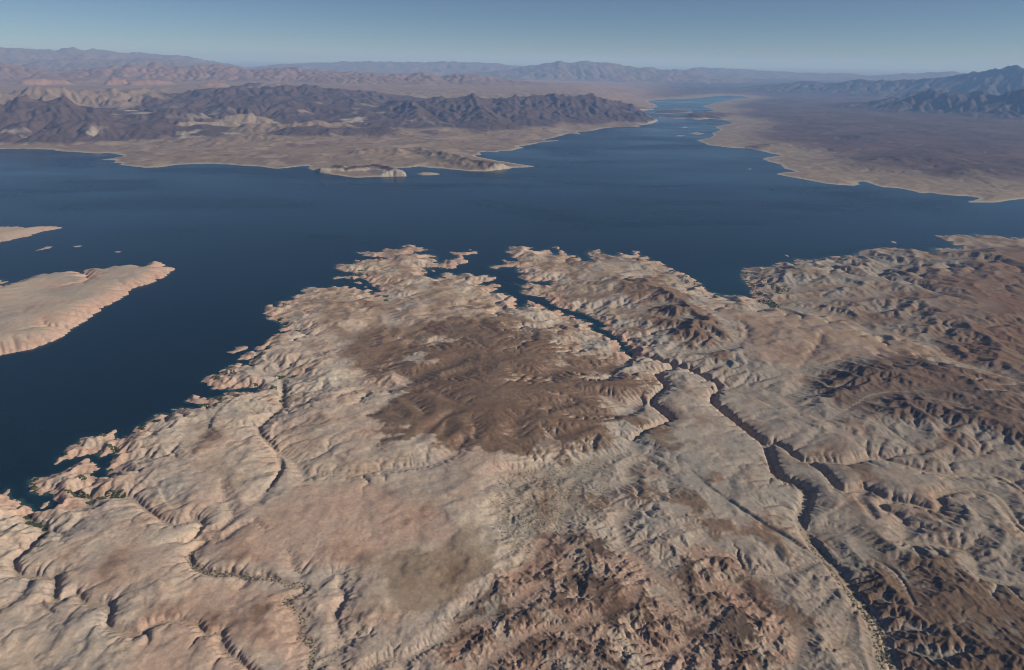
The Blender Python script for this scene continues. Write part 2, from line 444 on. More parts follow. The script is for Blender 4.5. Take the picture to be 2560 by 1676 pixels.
WASHES = [  # course from mouth upward, height at mouth and top, half width at mouth and top, height of the walls at mouth and top
    (V([P('B5', '2050,882 2200,915 2370,965'), P('B6', '100,975 200,1000 250,1030 330,1070 385,1095 345,1130 310,1170 320,1220'),
        P('Z3', '300,55 345,95 420,150 490,205 560,255 590,285 615,370 640,440 690,480 760,495 820,530 835,570 800,640 780,700 800,750 850,830 910,910 980,980 1030,1050 '
          '1060,1090 1110,1150 1160,1220 1210,1290 1245,1360 1260,1430 1270,1500 1290,1558 1310,1640 1340,1800')]), 0, 52, 5, 36, 56, 9),
    (P('Z3', '590,270 650,265 720,310 790,365 880,365 980,372 1080,375 1140,345 1250,342 1340,372 1430,395 1530,420 1640,440 1760,425 1880,430 1980,460 2074,520 2200,600'), 22, 75, 7, 16, 30, 6),
    (P('Z3', '800,368 860,390 930,440 1000,520 1040,540 1120,525 1180,518 1250,565 1330,590 1420,605 1500,620 1560,650 1600,630 1590,590 1560,560 1640,530 1740,515 1850,520 1930,560 1980,620 2020,690 2074,740 2200,850'), 28, 80, 6, 14, 30, 8),
    (P('Z3', '1330,590 1240,602 1270,640 1340,665 1380,700 1390,760 1375,810 1430,830 1540,830 1640,850 1730,870 1780,920 1800,960 1790,1000 1860,1030 1950,1050 2074,1060 2200,1080'), 38, 80, 5, 8, 16, 7),
    (P('Z3', '890,910 840,945 760,985 640,1005 520,1015 490,1025 420,1062 370,1085'), 38, 58, 4, 4),
    (P('Z3', '505,1012 470,950 450,900 445,870'), 50, 70, 2, 1),
    (P('Z3', '505,1012 540,965 550,945'), 50, 66, 2, 1),
    (P('Z3', '500,1020 560,1060 600,1100 655,1160 640,1190 700,1230 780,1270 770,1310 800,1370 790,1420 760,1500 740,1600'), 52, 62, 3, 3),
    (P('Z3', '1120,1170 1040,1240 1070,1300 1020,1400 1080,1450 1120,1500 1150,1558 1180,1650'), 47, 62, 3, 4),
    (P('Z3', '1180,520 1120,560 1170,620 1220,690'), 40, 62, 2, 1),
    (P('Z3', '850,760 960,740 1060,760 1120,800 1190,890 1220,910 1330,960 1370,1000 1420,1080 1470,1180'), 36, 75, 3, 2),
    (P('Z3', '0,1480 130,1400 150,1360 220,1320 130,1240 60,1180 0,1130 -60,1080'), 60, 74, 3, 2),
    (P('B6', '595,500 640,520 720,540 850,555 980,580 1100,605 1200,630 1280,660 1370,720 1500,725 1650,765 1780,800 1840,830 1850,870 1930,910 2050,950 2250,1010 2380,1050 2600,1090'), 0, 85, 8, 6),
    (P('B6', '1280,660 1400,635 1500,640 1700,650'), 24, 60, 4, 3),
    (P('B6', '720,540 830,510 930,505 1080,490 1300,500'), 4, 50, 4, 2),
    (P('B6', '590,440 760,455 900,440 1010,430 1200,400'), 0, 50, 4, 2),
    (P('B6', '385,1095 470,1110 600,1090 640,1085 720,1120 790,1140 850,1195 900,1245 990,1260 1080,1300'), 20, 70, 4, 2),
    (P('B6', '790,1140 900,1110 940,1000 900,960 960,880 1020,800 1060,700'), 40, 78, 3, 2),
    (P('B6', '1080,1300 1230,1210 1280,1190 1350,1130 1500,1110 1740,1100 1900,1060'), 70, 110, 5, 3),
    (P('B6', '500,640 545,670 550,760 480,800 350,830 200,850 60,830'), 70, 40, 3, 3),
    (P('B5', '2075,885 2000,925 1870,965 1700,960 1560,940'), 2, 60, 3, 1),
    (P('B5', '1780,780 1700,800 1600,790'), 2, 50, 2, 1),
    (V([P('B5', '2340,960 2250,1000 2220,985 2240,1040 2300,1090 2240,1120 2180,1190 2250,1250 2330,1310'), P('Z2', '1880,180 1800,240')]), 6, 44, 5, 4, 34, 24),
    (P('Z2', '1800,240 1800,290 1900,340 1780,370 1770,420 1790,480 1640,500 1600,560 1650,610 1790,640 1730,680 1720,740 1750,820 1790,890 1860,930 1900,970 1982,1040 2050,1130 2120,1250'), 44, 72, 5, 4),
    (P('Z2', '1790,295 1700,320 1590,335 1560,390 1480,450 1420,530 1425,640 1340,760 1250,850 1240,960'), 45, 66, 5, 3),
    (P('Z2', '1590,335 1450,400 1420,450 1330,440 1270,410 1100,410'), 47, 56, 4, 2),
    (V([P('S2', '1590,690 1640,660 1720,640 1680,760 1730,800 1720,880 1660,960 1730,1020 1640,1080'), P('Z1', '1400,250 1450,310 1500,360 1540,440 1510,520 1440,590 1400,640')]), 0, 40, 5, 3, 18, 12),
    (V([P('Z1', '1510,370 1600,420 1640,470 1660,520 1740,490'), P('Z2', '0,430 120,435 240,430 330,410 450,405 550,390 650,375 760,320 840,230')]), 24, 60, 3, 2),
    (P('S2', '1720,640 1800,655 1900,660 2050,640 2180,600'), 4, 50, 3, 1),
    (V([P('S1', '1000,625 1060,690 1000,760 860,800 790,850 880,885 980,880 1100,900 1280,880 1440,900'),
        P('Z1', '800,690 880,740 920,770 960,770 1050,740 1110,760 1080,820 1015,870 1080,845 1135,850 1060,900 1030,950 1050,1000 1130,1030 1200,1045 1280,1035 1350,1065 1430,1055 1500,1070 '
          '1580,1100 1660,1090 1670,1120 1600,1160 1530,1190 1590,1210 1640,1270 1660,1310 1620,1380 1700,1410 1710,1450 1690,1520 1690,1560 1690,1660')]), 0, 58, 4, 7, 16, 12),
    (P('S1', '980,880 990,940 960,985'), 1, 8, 5, 3),
    (V([P('S1', '370,1050 280,1080 300,1130 360,1180 480,1200 520,1260 420,1340'), P('Z1', '180,880 110,950 75,980 110,1050 180,1050 250,1060 310,1050 320,1070 300,1130 290,1190 340,1190 380,1150 430,1140 '
        '440,1190 520,1205 590,1200 610,1250 580,1330 650,1350 760,1370 820,1320 900,1290 1000,1290 1080,1310 1120,1370 1210,1350 1200,1410 1230,1470 1300,1510 1360,1558 1420,1640')]), 0, 58, 7, 3, 22, 8),
    (P('Z1', '180,1052 130,1130 60,1190 0,1225 -100,1260'), 24, 48, 4, 2),
    (P('Z1', '1140,840 1200,850 1250,820 1300,780 1400,750 1450,800'), 30, 52, 3, 1),
    (P('Z1', '1640,1045 1600,1000 1580,930 1560,880'), 40, 56, 2, 1),
    (P('Z1', '1230,640 1220,580 1210,520'), 40, 50, 2, 1),
    (P('Z1', '1240,650 1280,720 1200,790 1110,800'), 44, 30, 2, 2),
    (P('Z2', '-20,1490 90,1440 150,1400 100,1350 110,1300 80,1245 120,1180 160,1140 110,1090 140,1030 100,990 50,1020 -20,1060'), 55, 46, 3, 2, 9, 7),
    (P('Z2', '-30,1560 0,1530 40,1500 100,1500 110,1550 180,1600 280,1555 350,1510 430,1490 480,1520 490,1600'), 56, 64, 4, 4),
    (P('Z2', '480,1500 600,1440 740,1360 850,1300 1000,1230 1150,1150 1270,1060'), 64, 78, 4, 3),
    (P('Z2', '900,1558 1100,1420 1250,1330 1450,1310 1650,1240 1760,1180 1850,1080'), 70, 82, 3, 3),
    (P('S3', '1880,800 1960,850 1950,940 2080,990 1820,1030 1940,1070 1990,1150 2010,1180 1980,1225 2130,1235 2250,1300 2340,1330'), 1, 40, 5, 3),
    (P('B5', '440,1090 360,1090 250,1060 150,1060'), 48, 36, 3, 2),
    (P('B5', '560,1050 660,1010 720,970 850,930 950,880'), 52, 74, 2, 1),
    (P('B5', '230,1040 280,960 400,880 440,820'), 40, 56, 2, 1),
    (P('B5', '2150,1180 2050,1215 1950,1170 1850,1130 1740,1110'), 30, 70, 3, 1),
    (P('B5', '2080,1230 1960,1270 1850,1260 1700,1260'), 36, 74, 3, 1),
    (P('B5', '2000,940 1850,985 1620,965 1480,1010 1330,970 1290,950'), 20, 78, 3, 1),
    (P('B5', '430,1190 470,1140 540,1140 640,1190 700,1260'), 70, 86, 1, 1, 1, 1),
    (P('B5', '590,1110 700,1080 790,1110 880,1170 960,1190'), 70, 86, 1, 1, 1, 1),
    (P('B5', '860,1010 930,990 1000,950 1060,940'), 70, 86, 1, 1, 1, 1),
    (P('B5', '330,1260 420,1220 480,1230 560,1270'), 70, 86, 1, 1, 1, 1),
    (P('B5', '640,1420 740,1350 840,1270 900,1240'), 70, 86, 1, 1, 1, 1),
    (P('B5', '1560,1420 1660,1390 1760,1350 1850,1330'), 70, 86, 1, 1, 1, 1),
    (P('B5', '1640,1190 1560,1200 1480,1170 1420,1180'), 70, 86, 1, 1, 1, 1),
    (P('B5', '1300,1400 1290,1330 1330,1280'), 70, 86, 1, 1, 1, 1),
    (P('B5', '1020,1420 1040,1350 1000,1290'), 70, 86, 1, 1, 1, 1),
    (P('B5', '820,1400 850,1330 820,1290'), 70, 86, 1, 1, 1, 1),
    (P('B5', '560,870 640,900 720,880'), 70, 86, 1, 1, 1, 1),
    (P('B5', '1500,900 1420,890 1340,900'), 70, 86, 1, 1, 1, 1),
    (P('B5', '2150,1060 2060,1070 1960,1050 1880,1060'), 70, 86, 1, 1, 1, 1),
    (P('S5', '1090,690 1250,690 1450,650 1650,610 1850,540'), 0, 55, 4, 2),
    (P('S5', '1200,920 1400,905 1600,900 1750,880 1980,900 2200,850'), 4, 70, 3, 2),
    (P('S6', '0,985 180,960 350,950 420,900 640,870 760,880'), 20, 78, 3, 1),
    (P('S6', '60,1080 300,1010 480,1020 760,1080 940,1040'), 24, 80, 3, 1),
    (P('S5', '1900,1390 2150,1370 2380,1420'), 1, 40, 4, 2),
]
MESA = V([P('B5', '270,1300 330,1220 480,1130 600,1050 480,1000 430,950 560,930 700,900 640,850 560,800 450,820 500,770 700,780 900,760 720,690 780,610 950,600 1080,590 1060,560 1150,620 1250,690 1400,720 1600,730 '
          '1750,800 1700,850 1500,840 1450,860 1600,880 1800,830 2000,860 2000,920 1700,960 1600,970 1900,980 2080,960 2150,1010 2250,1060 2250,1120 2000,1120 1850,1130 1980,1180 1900,1260 '
          '2080,1250 2200,1260 2200,1330 2050,1360'), P('Z2', '1680,110 1660,160 1600,190 1440,210 1360,240 1260,240 1130,250 1070,270 900,240 820,235 600,220 520,200 350,170 240,120')])
NEHILL = V([P('S5', '1900,560 2050,520 2380,560'), P('S6', '250,420 480,480 560,590 760,690 960,800 1000,900 1100,1000 1380,1100 1440,1250 1300,1345'), P('B6', '480,900 300,880 100,760 0,640')])
REL_PLAIN = P('B6', '480,600 640,560 800,560 1000,600 1300,690 1370,760 1650,800 1720,860 1600,900 1300,930 950,930 880,960 700,960 520,880 500,740')
BADLAND_R = P('B6', '560,420 760,250 1300,170 1900,150 2600,140 2600,1030 2250,1000 2050,940 1850,870 1780,800 1500,720 1280,650 1000,580 700,530')
RIDGES_R = P('B6', '1000,1060 1180,960 1300,920 1600,890 1850,900 2050,960 2600,1060 2600,1700 2300,1450 2000,1350 1800,1330 1500,1290 1300,1230 1080,1180')
BADLAND_C = V([P('Z2', '700,1250 860,1190 1000,1000 1200,960 1260,800 1500,760 1700,840 1850,940 1980,1060'), P('Z3', '100,850 230,820 400,850 480,1000 700,1240 780,1400 740,1700 -100,1700'), P('Z2', '900,1700 700,1500')])
BROWN_R = P('Z3', '1160,860 1300,930 1400,980 1560,900 1750,960 1800,1060 2000,1100 2200,1300 2200,1750 1380,1750 1300,1500 1240,1340 1180,1180 1120,1080 1130,960')
SCRUB = P('Z2', '1000,600 1040,490 1200,440 1260,410 1440,370 1560,350 1650,400 1620,540 1640,640 1560,740 1400,700 1300,800 1240,930 1100,880 1060,780 990,680')
TANSHEET = P('Z2', '400,1010 400,930 470,890 560,880 600,920 660,850 720,800 790,720 900,700 1000,710 1050,800 1000,900 960,960 860,1050 780,1150 660,1240 560,1240 480,1220 420,1160 370,1080')
PINK_A = V([P('Z1', '1230,840 1400,770 1500,660 1640,560 1800,540'), P('Z2', '330,520 500,600 720,700 800,760 740,840 600,880 400,900 300,960 180,1000 60,990 0,1020'), P('Z1', '1720,1030 1600,1030 1450,1000 1300,960 1220,900')])
PINK_B = P('Z1', '1060,1080 1250,1060 1500,1110 1560,1200 1620,1290 1600,1390 1690,1460 1660,1700 1380,1560 1220,1440 1200,1390 1080,1350 900,1310 780,1390 640,1380 800,1230 980,1180')
PINK_C = P('Z1', '780,1400 900,1320 1080,1340 1200,1420 1300,1540 1400,1700 700,1700')
PINK_D = P('Z2', '560,430 640,400 720,420 860,420 1000,480 1010,600 960,690 800,720 720,640 620,560')

BROWN_B = P('B5', '180,700 330,660 520,690 650,650 760,700 700,780 620,820 480,860 560,930 430,1000 300,960 210,880 150,800')
BROWN_C = P('B5', '960,580 1100,560 1300,540 1330,640 1500,680 1650,700 1600,760 1300,800 1100,700')
GREYSLICK = P('Z3', '-200,60 100,-80 260,-20 420,-80 700,-60 800,80 1000,180 1350,330 1600,430 1500,600 1250,620 1320,800 1120,780 980,700 880,900 600,980 400,900 250,700 60,450')
# ------------------------------------------------------------------ terrain: relief of the near land
_x, _y = ground([[2100, 1000], [2400, 1100]], 100)
RID_ROT = math.atan2(_y[1] - _y[0], _x[1] - _x[0])
GN = Grid(1400, 12300, 55, 0.00176 / Q, 0.00176 / Q)
nr, nc = GN.nr, GN.nc


def near_land():
    G = GN
    masks = [G.fill(*MAIN)]
    for nm, lb, p, h, L in ISLANDS:
        masks.append(G.fill(*ground(p)))
    land0 = np.zeros((nr, nc), bool); oid = np.full((nr, nc), -1, np.int8)
    for k, mk in enumerate(masks):
        land0 |= mk
    for k in range(1, len(masks)):
        oid[blur(masks[k], 2, 2) > 0.02] = k
    n1 = G.fbm(60, 4, 3, 0.6)
    soft = blur(land0, 1, 2)
    land = (soft + 0.55 * n1 * (soft > 0.04) * (soft < 0.96)) > 0.5
    land |= land0 & (oid > 1)
    h2 = (slice(0, None, 2), slice(0, None, 2))
    landh = land[h2]
    cell = G.cell[::2] * 2
    zl = np.zeros(landh.shape, np.float32); fx = ~landh
    wid = np.zeros(landh.shape, np.float32); wz = np.zeros(landh.shape, bool)
    hcs = np.zeros(landh.shape, np.float32)
    for p, z0, z1, w0, w1, *hh in WASHES:
        hh = hh or (3, 2)
        L = np.concatenate([[0], np.cumsum(np.hypot(*np.diff(p, axis=0).T))]); t = L / L[-1]
        z = z0 + (z1 - z0) * t
        x, y = ground(p, z)
        # smooth the course a little
        tt = np.linspace(0, 1, len(p) * 8)
        for _ in range(1):
            x = np.interp(tt, t, x); y = np.interp(tt, t, y); z = np.interp(tt, t, z)
        k = np.ones(7) / 7
        xs = np.convolve(np.pad(x, 3, mode='edge'), k, 'valid'); ys = np.convolve(np.pad(y, 3, mode='edge'), k, 'valid')
        i, j, zz = G.trace(xs, ys, z)
        n = len(zz); ww = w0 + (w1 - w0) * np.linspace(0, 1, n) ** 1.7
        i //= 2; j //= 2
        ok = landh[i, j]
        zl[i[ok], j[ok]] = zz[ok]; fx[i[ok], j[ok]] = True; wid[i[ok], j[ok]] = ww[ok]; wz[i[ok], j[ok]] = True; hcs[i[ok], j[ok]] = (hh[1] + (hh[0] - hh[1]) * (1 - np.linspace(0, 1, n)) ** 1.5)[ok]
    zline = membrane(zl, fx)
    wmem = membrane(wid, wz | ~landh, 5, 10)
    hcs[~landh] = 12
    hcm = membrane(hcs, wz | ~landh, 5, 12)
    dsh = near_dist(~landh) * cell
    dws = near_dist(wz) * cell
    dw_w = near_dist(landh) * cell
    G.dsh, G.dws, G.dwater, G.wid = dsh, dws, dw_w, wmem
    # broad relief
    Z = lambda p, s=6, z=40: G.zone(p, z, s)[h2]
    mesa = Z(MESA, 5, 90); ne = Z(NEHILL, 10, 90); plain = Z(REL_PLAIN, 8, 60); bad = Z(BADLAND_R, 8, 60); rid = Z(RIDGES_R, 10, 80); bc = Z(BADLAND_C, 8, 70); br = Z(BROWN_R, 8, 70)
    scr = Z(SCRUB, 8, 50); tan = Z(TANSHEET, 4, 60)
    pink = np.maximum(np.maximum(Z(PINK_A), Z(PINK_B)), Z(PINK_C))
    wa = G.fbm(420, 5, 51, 0.6)[h2]; wb = G.fbm(420, 5, 52, 0.6)[h2]
    I, J = np.meshgrid(np.arange(landh.shape[0]), np.arange(landh.shape[1]), indexing='ij')
    I2 = np.clip(I + wa * 300 / cell, 0, landh.shape[0] - 1).astype(int); J2 = np.clip(J + wb * 300 / cell, 0, landh.shape[1] - 1).astype(int)
    mesaw = blur(Z(MESA, 1, 90)[I2, J2], 1, 2)
    Hm = 24 - 7 * mesa + 9 * mesaw + 36 * ne + 4 * plain + 12 * bad + 16 * rid - 6 * bc + 6 * br - 12 * scr
    Lm = 120 - 30 * mesa + 40 * plain - 20 * bad
    # islands
    isl = np.zeros((nr, nc), np.float32); il = np.zeros((nr, nc), np.float32)
    for k in range(1, len(masks)):
        isl[oid == k] = ISLANDS[k - 1][3]; il[oid == k] = ISLANDS[k - 1][4]
    isl = isl[h2]; il = il[h2]
    Hm = np.where(isl > 0, isl, Hm); Lm = np.where(isl > 0, np.maximum(il, 10), Lm)
    d = np.minimum(dsh, np.maximum(dws - wmem, 0))
    rough = G.fbm(420, 6, 5, 0.55)[h2]
    hum = G.fbm(1100, 3, 9, 0.5)[h2]
    crag = G.fbm(105, 5, 21, 0.62, ridged=True)[h2]
    rm = G.fbm(300, 3, 13, 0.5)[h2]
    Lw = np.maximum(20 * (1 + 1.6 * rm), 7)
    rise = 0.5 * (1 - np.exp(-np.maximum(d, 0) / Lw)) + 0.5 * (1 - np.exp(-np.maximum(d, 0) / np.maximum(Lm * 2 * (1 + 0.5 * rough), 15)))
    rise = np.where(isl > 0, 1 - np.exp(-d / Lm), rise)
    coast = np.exp(-(dsh / 300) ** 1.5) * (isl == 0)
    hill = 1 + 0.7 * hum * (1 - 0.75 * mesa) * (1 - plain)
    z = zline + (Hm - 5 * np.clip(pink + tan, 0, 1)) * rise * hill
    main_ = (isl == 0)
    smooth = np.clip(1 - mesa - ne * .6 - bad - rid - bc - br - scr, 0, 1)
    away = 1 - np.exp(-np.maximum(d, 0) / 90)
    skew = G.fbm(230, 5, 41, 0.55, ridged=True, sx=4.5, sy=1.0, rot=RID_ROT)[h2]
    ridg = G.fbm(360, 5, 31, 0.55, ridged=True)[h2]
    cr2 = G.fbm(170, 5, 47, 0.58, ridged=True)[h2]
    ru2 = G.fbm(130, 5, 45, 0.62)[h2]
    dome = -G.fbm(150, 5, 33, 0.5, ridged=True, sx=1.6, sy=1, rot=math.radians(25))[h2]
    thh = np.broadcast_to(G.th[::2][None], landh.shape)
    slick = np.clip(pink + tan + 0.88 * sstep(0.06, -0.08, thh + 0.08 * hum) * (1 - coast) * sstep(4200, 3300, G.r[::2][:, None]) * (1 - bc), 0, 1)
    slick = np.maximum(slick, 0.7 * Z(GREYSLICK, 10, 45))
    slick = slick * (0.75 + 0.5 * np.clip(G.fbm(500, 3, 53)[h2] + 0.2, -0.4, 0.5))
    z += away * rough * (60 * bad + 16 * bc + 26 * br + 50 * ne + 6 * mesa + 10 * scr + (34 - 26 * slick) * smooth * main_ + 4 * plain + 12 * (isl > 0))
    z += away * (dome + 0.35) * (17 * smooth * (1 - 0.8 * slick) * main_ + 10 * scr + 2 * mesa)
    z += away * (bad * 60 + ne * 26) * (ridg - 0.2) + away * rid * 42 * (skew - 0.2)
    z += away * (cr2 - 0.25) * (20 * ne + 26 * bad + 15 * bc + 16 * br + 6 * smooth) * main_
    z += away * ru2 * (17 - 13 * slick + 10 * ne + 16 * bad + 8 * bc + 8 * rid + 12 * br - 14 * mesa - 13 * plain) * main_
    z += coast * (1 - np.exp(-d / 25)) * (crag - 0.15) * 60
    z += away * 2.5 * G.fbm(40, 2, 49, 0.5)[h2]
    z = np.where(landh, np.maximum(z, 0.6), -2 - 0.25 * dw_w)
    outlet = fx
    K = 0.070 * (1 - 0.85 * slick) * (1 - 0.2 * mesa) + 0.035 * bad + 0.03 * rid + 0.03 * bc + 0.03 * br + 0.03 * ne + 0.012 * coast
    K = K * np.where(plain > 0.5, 0.3, 1.0) * np.where(isl > 0, 0.5, 1)
    z, acc = erode(G, z.astype(np.float32), outlet, K, 28, 0.45, creep=(0.008 + 0.02 * smooth + 0.11 * slick) * sstep(5, 60, d), sub=2)
    G.z_half, G.acc_half = z, acc
    G.maps = dict(mesa=mesa, ne=ne, plain=plain, bad=bad, rid=rid, bc=bc, br=br, scr=scr, tan=tan, pink=pink, smooth=smooth, coast=coast, zline=zline, isl=isl)
    zf = upsample(z, (nr, nc))
    up = lambda a: upsample(a.astype(np.float32), (nr, nc))
    sm, co = up(smooth), up(coast)
    rough2 = G.fbm(70, 5, 77, 0.55)
    crag2 = G.fbm(45, 4, 78, 0.6, ridged=True)
    crag3 = G.fbm(26, 3, 79, 0.6, ridged=True)
    df = np.minimum(up(dsh), np.maximum(up(dws) - up(wmem), 0))
    r2 = 1 - np.exp(-df / 30)
    wl_ = np.maximum(16 + 22 * np.clip(G.fbm(160, 4, 81, 0.6), -0.5, 1), GN.cell * 2.2)
    islf = up(isl)
    zf += np.where(islf > 0, np.minimum(islf * 0.22, 16), up(hcm) * np.where(up(hcm) > 13, 1.0, np.clip(0.6 + 2.6 * G.fbm(330, 4, 87, 0.6), 0.0, 1.6))) * sstep(0.0, 1.0, (df + 10 * np.minimum(rough2, 0.6) * (df > 1)) / wl_)
    step = 9.0 + 0 * zf
    zf += sm * (islf == 0) * 0.75 * step / 6.2832 * np.sin(zf / step * 6.2832 + 3 * G.fbm(600, 3, 83)) * sstep(-0.15, 0.2, G.fbm(900, 3, 85))
    zf += r2 * ((3 + 6 * (1 - sm) * (1 - up(mesa))) * rough2 + co * 17 * (crag2 - 0.25) + (1 - up(slick)) * 4.5 * (crag3 - 0.3) + (1 - sm) * (1 - up(mesa)) * 7 * (crag2 - 0.3) + up(bc) * (6 * (crag2 - 0.3) + 5 * rough2) + (islf > 0) * 10 * sstep(140, 20, df) * (crag2 - 0.2))
    zf = np.where(land, np.maximum(zf, np.where(oid > 1, 2.5 + 2 * rough2, 0.5)), np.minimum(zf, -2))
    wzf = np.repeat(np.repeat(wz, 2, 0), 2, 1)[:nr, :nc]
    outf = (~land) | (up(dws) < np.maximum(up(wmem), GN.cell * 1.5)) & land
    zf = np.where(outf & land, np.minimum(zf, up(zline) + 0.5), zf).astype(np.float32)
    Kf = upsample(np.broadcast_to(K, z.shape).astype(np.float32), (nr, nc))
    zf, accf = erode(G, zf, outf, Kf * 0.9, 10, 0.45, creep=0.008 + 0.012 * sm + 0.05 * up(slick), refill=4)
    G.z, G.acc, G.land, G.oid = zf, accf, land, oid
    return G


near_land()
print('near land', nr, nc, round(time.time() - T0, 1))
# ------------------------------------------------------------------ terrain: the far shore, its ranges and the plain on the right
FAR = V([
    P('A1', '-1400,860 -600,820 0,812 60,810 180,808 250,812 350,815 430,828 520,830 600,838 700,842 760,838 860,858 800,870 690,885 760,888 800,890 780,905 850,912 820,920 900,930 '
      '1000,942 1100,940 1180,928 1260,918 1400,914 1560,917 1680,927 1780,930 1900,948 1990,942 2080,930 2150,928 2120,945 2200,970 2300,990'),
    P('A2', '0,995 45,1005 120,1012 200,1005 320,1003 455,1000 450,985 410,970 455,970 380,945 480,940 540,930 620,942 700,945 800,955 900,965 1000,967 1100,955 1180,942 1290,938 1355,933 1290,922 '
      '1200,908 1080,890 960,865 930,858 985,850 960,835 1020,828 1090,835 1100,825 1190,823 1230,810 1285,803 1230,795 1320,782 1390,765 1300,762 1400,764 1540,752 1400,748 1470,735 1550,715 1590,700 '
      '1680,712 1640,695 1750,685 1820,668 1900,660 2000,655 2080,662 2060,650 2130,640 2200,618 2160,605 2110,590 2070,565 2090,545 2170,540 2150,528 2200,520 2180,500 2140,490 2130,478'),
    P('A3', '-70,466 0,465 80,462 150,455 240,446 330,440 420,446 480,455 400,462 320,474 250,490 150,515 200,530 240,545 170,560 100,575 0,590 60,602 120,608 200,600 300,612 370,630 300,645 240,655 280,680 '
      '220,700 230,720 200,735 110,750 200,785 330,800 450,805 540,820 620,840 700,855 560,875 620,900 690,915 720,945 810,968 720,970 655,985 760,1005 900,1030 1000,1050 1100,1060 1200,1065 1250,1055 '
      '1225,1045 1280,1035 1330,1055 1400,1075 1500,1080 1600,1100 1680,1120 1740,1112 1800,1125 1900,1135 2000,1140 2090,1150 1970,1178 2080,1183 2180,1182 2260,1170 2350,1160 2500,1150 2700,1165 3000,1200')])
X_, Y_ = ground(FAR)
_ct, _cd = np.array([0.95, 0.95, -0.95, -0.95]), np.array([13000, 9e5, 9e5, 21000.0])
FAR_XY = (np.concatenate([X_, _cd * np.sin(_ct)]), np.concatenate([Y_, _cd * np.cos(_ct)]))
FAR_ISLANDS = [
    ('island', 'pale low islet off the tip of the white bluffs on the far shore', P('A2', '530,985 560,975 620,972 700,985 650,990 580,993'), 30, 80),
    ('island', 'dark rocky island in the narrows of the far lake', P('A2', '2150,558 2230,540 2330,532 2420,545 2440,558 2300,566 2200,566'), 45, 160),
    ('island', 'small dark island just below the narrows', P('A2', '2200,592 2240,578 2320,580 2400,592 2440,598 2300,600'), 40, 120),
    ('island', 'thin pale islet in the channel, left one of the pair', P('A3', '-40,720 0,714 45,718 10,724'), 8, 60),
    ('island', 'long pale islet in the channel, right one of the pair', P('A3', '55,702 110,694 175,706 120,712'), 12, 80),
    ('island', 'tiny pale islet nearest the narrows', P('A3', '5,662 35,655 60,662 30,666'), 10, 60),
    ('island', 'lone pale speck of an islet left of the long spit on the right shore', P('A3', '455,950 480,945 508,949 485,953'), 6, 60)]
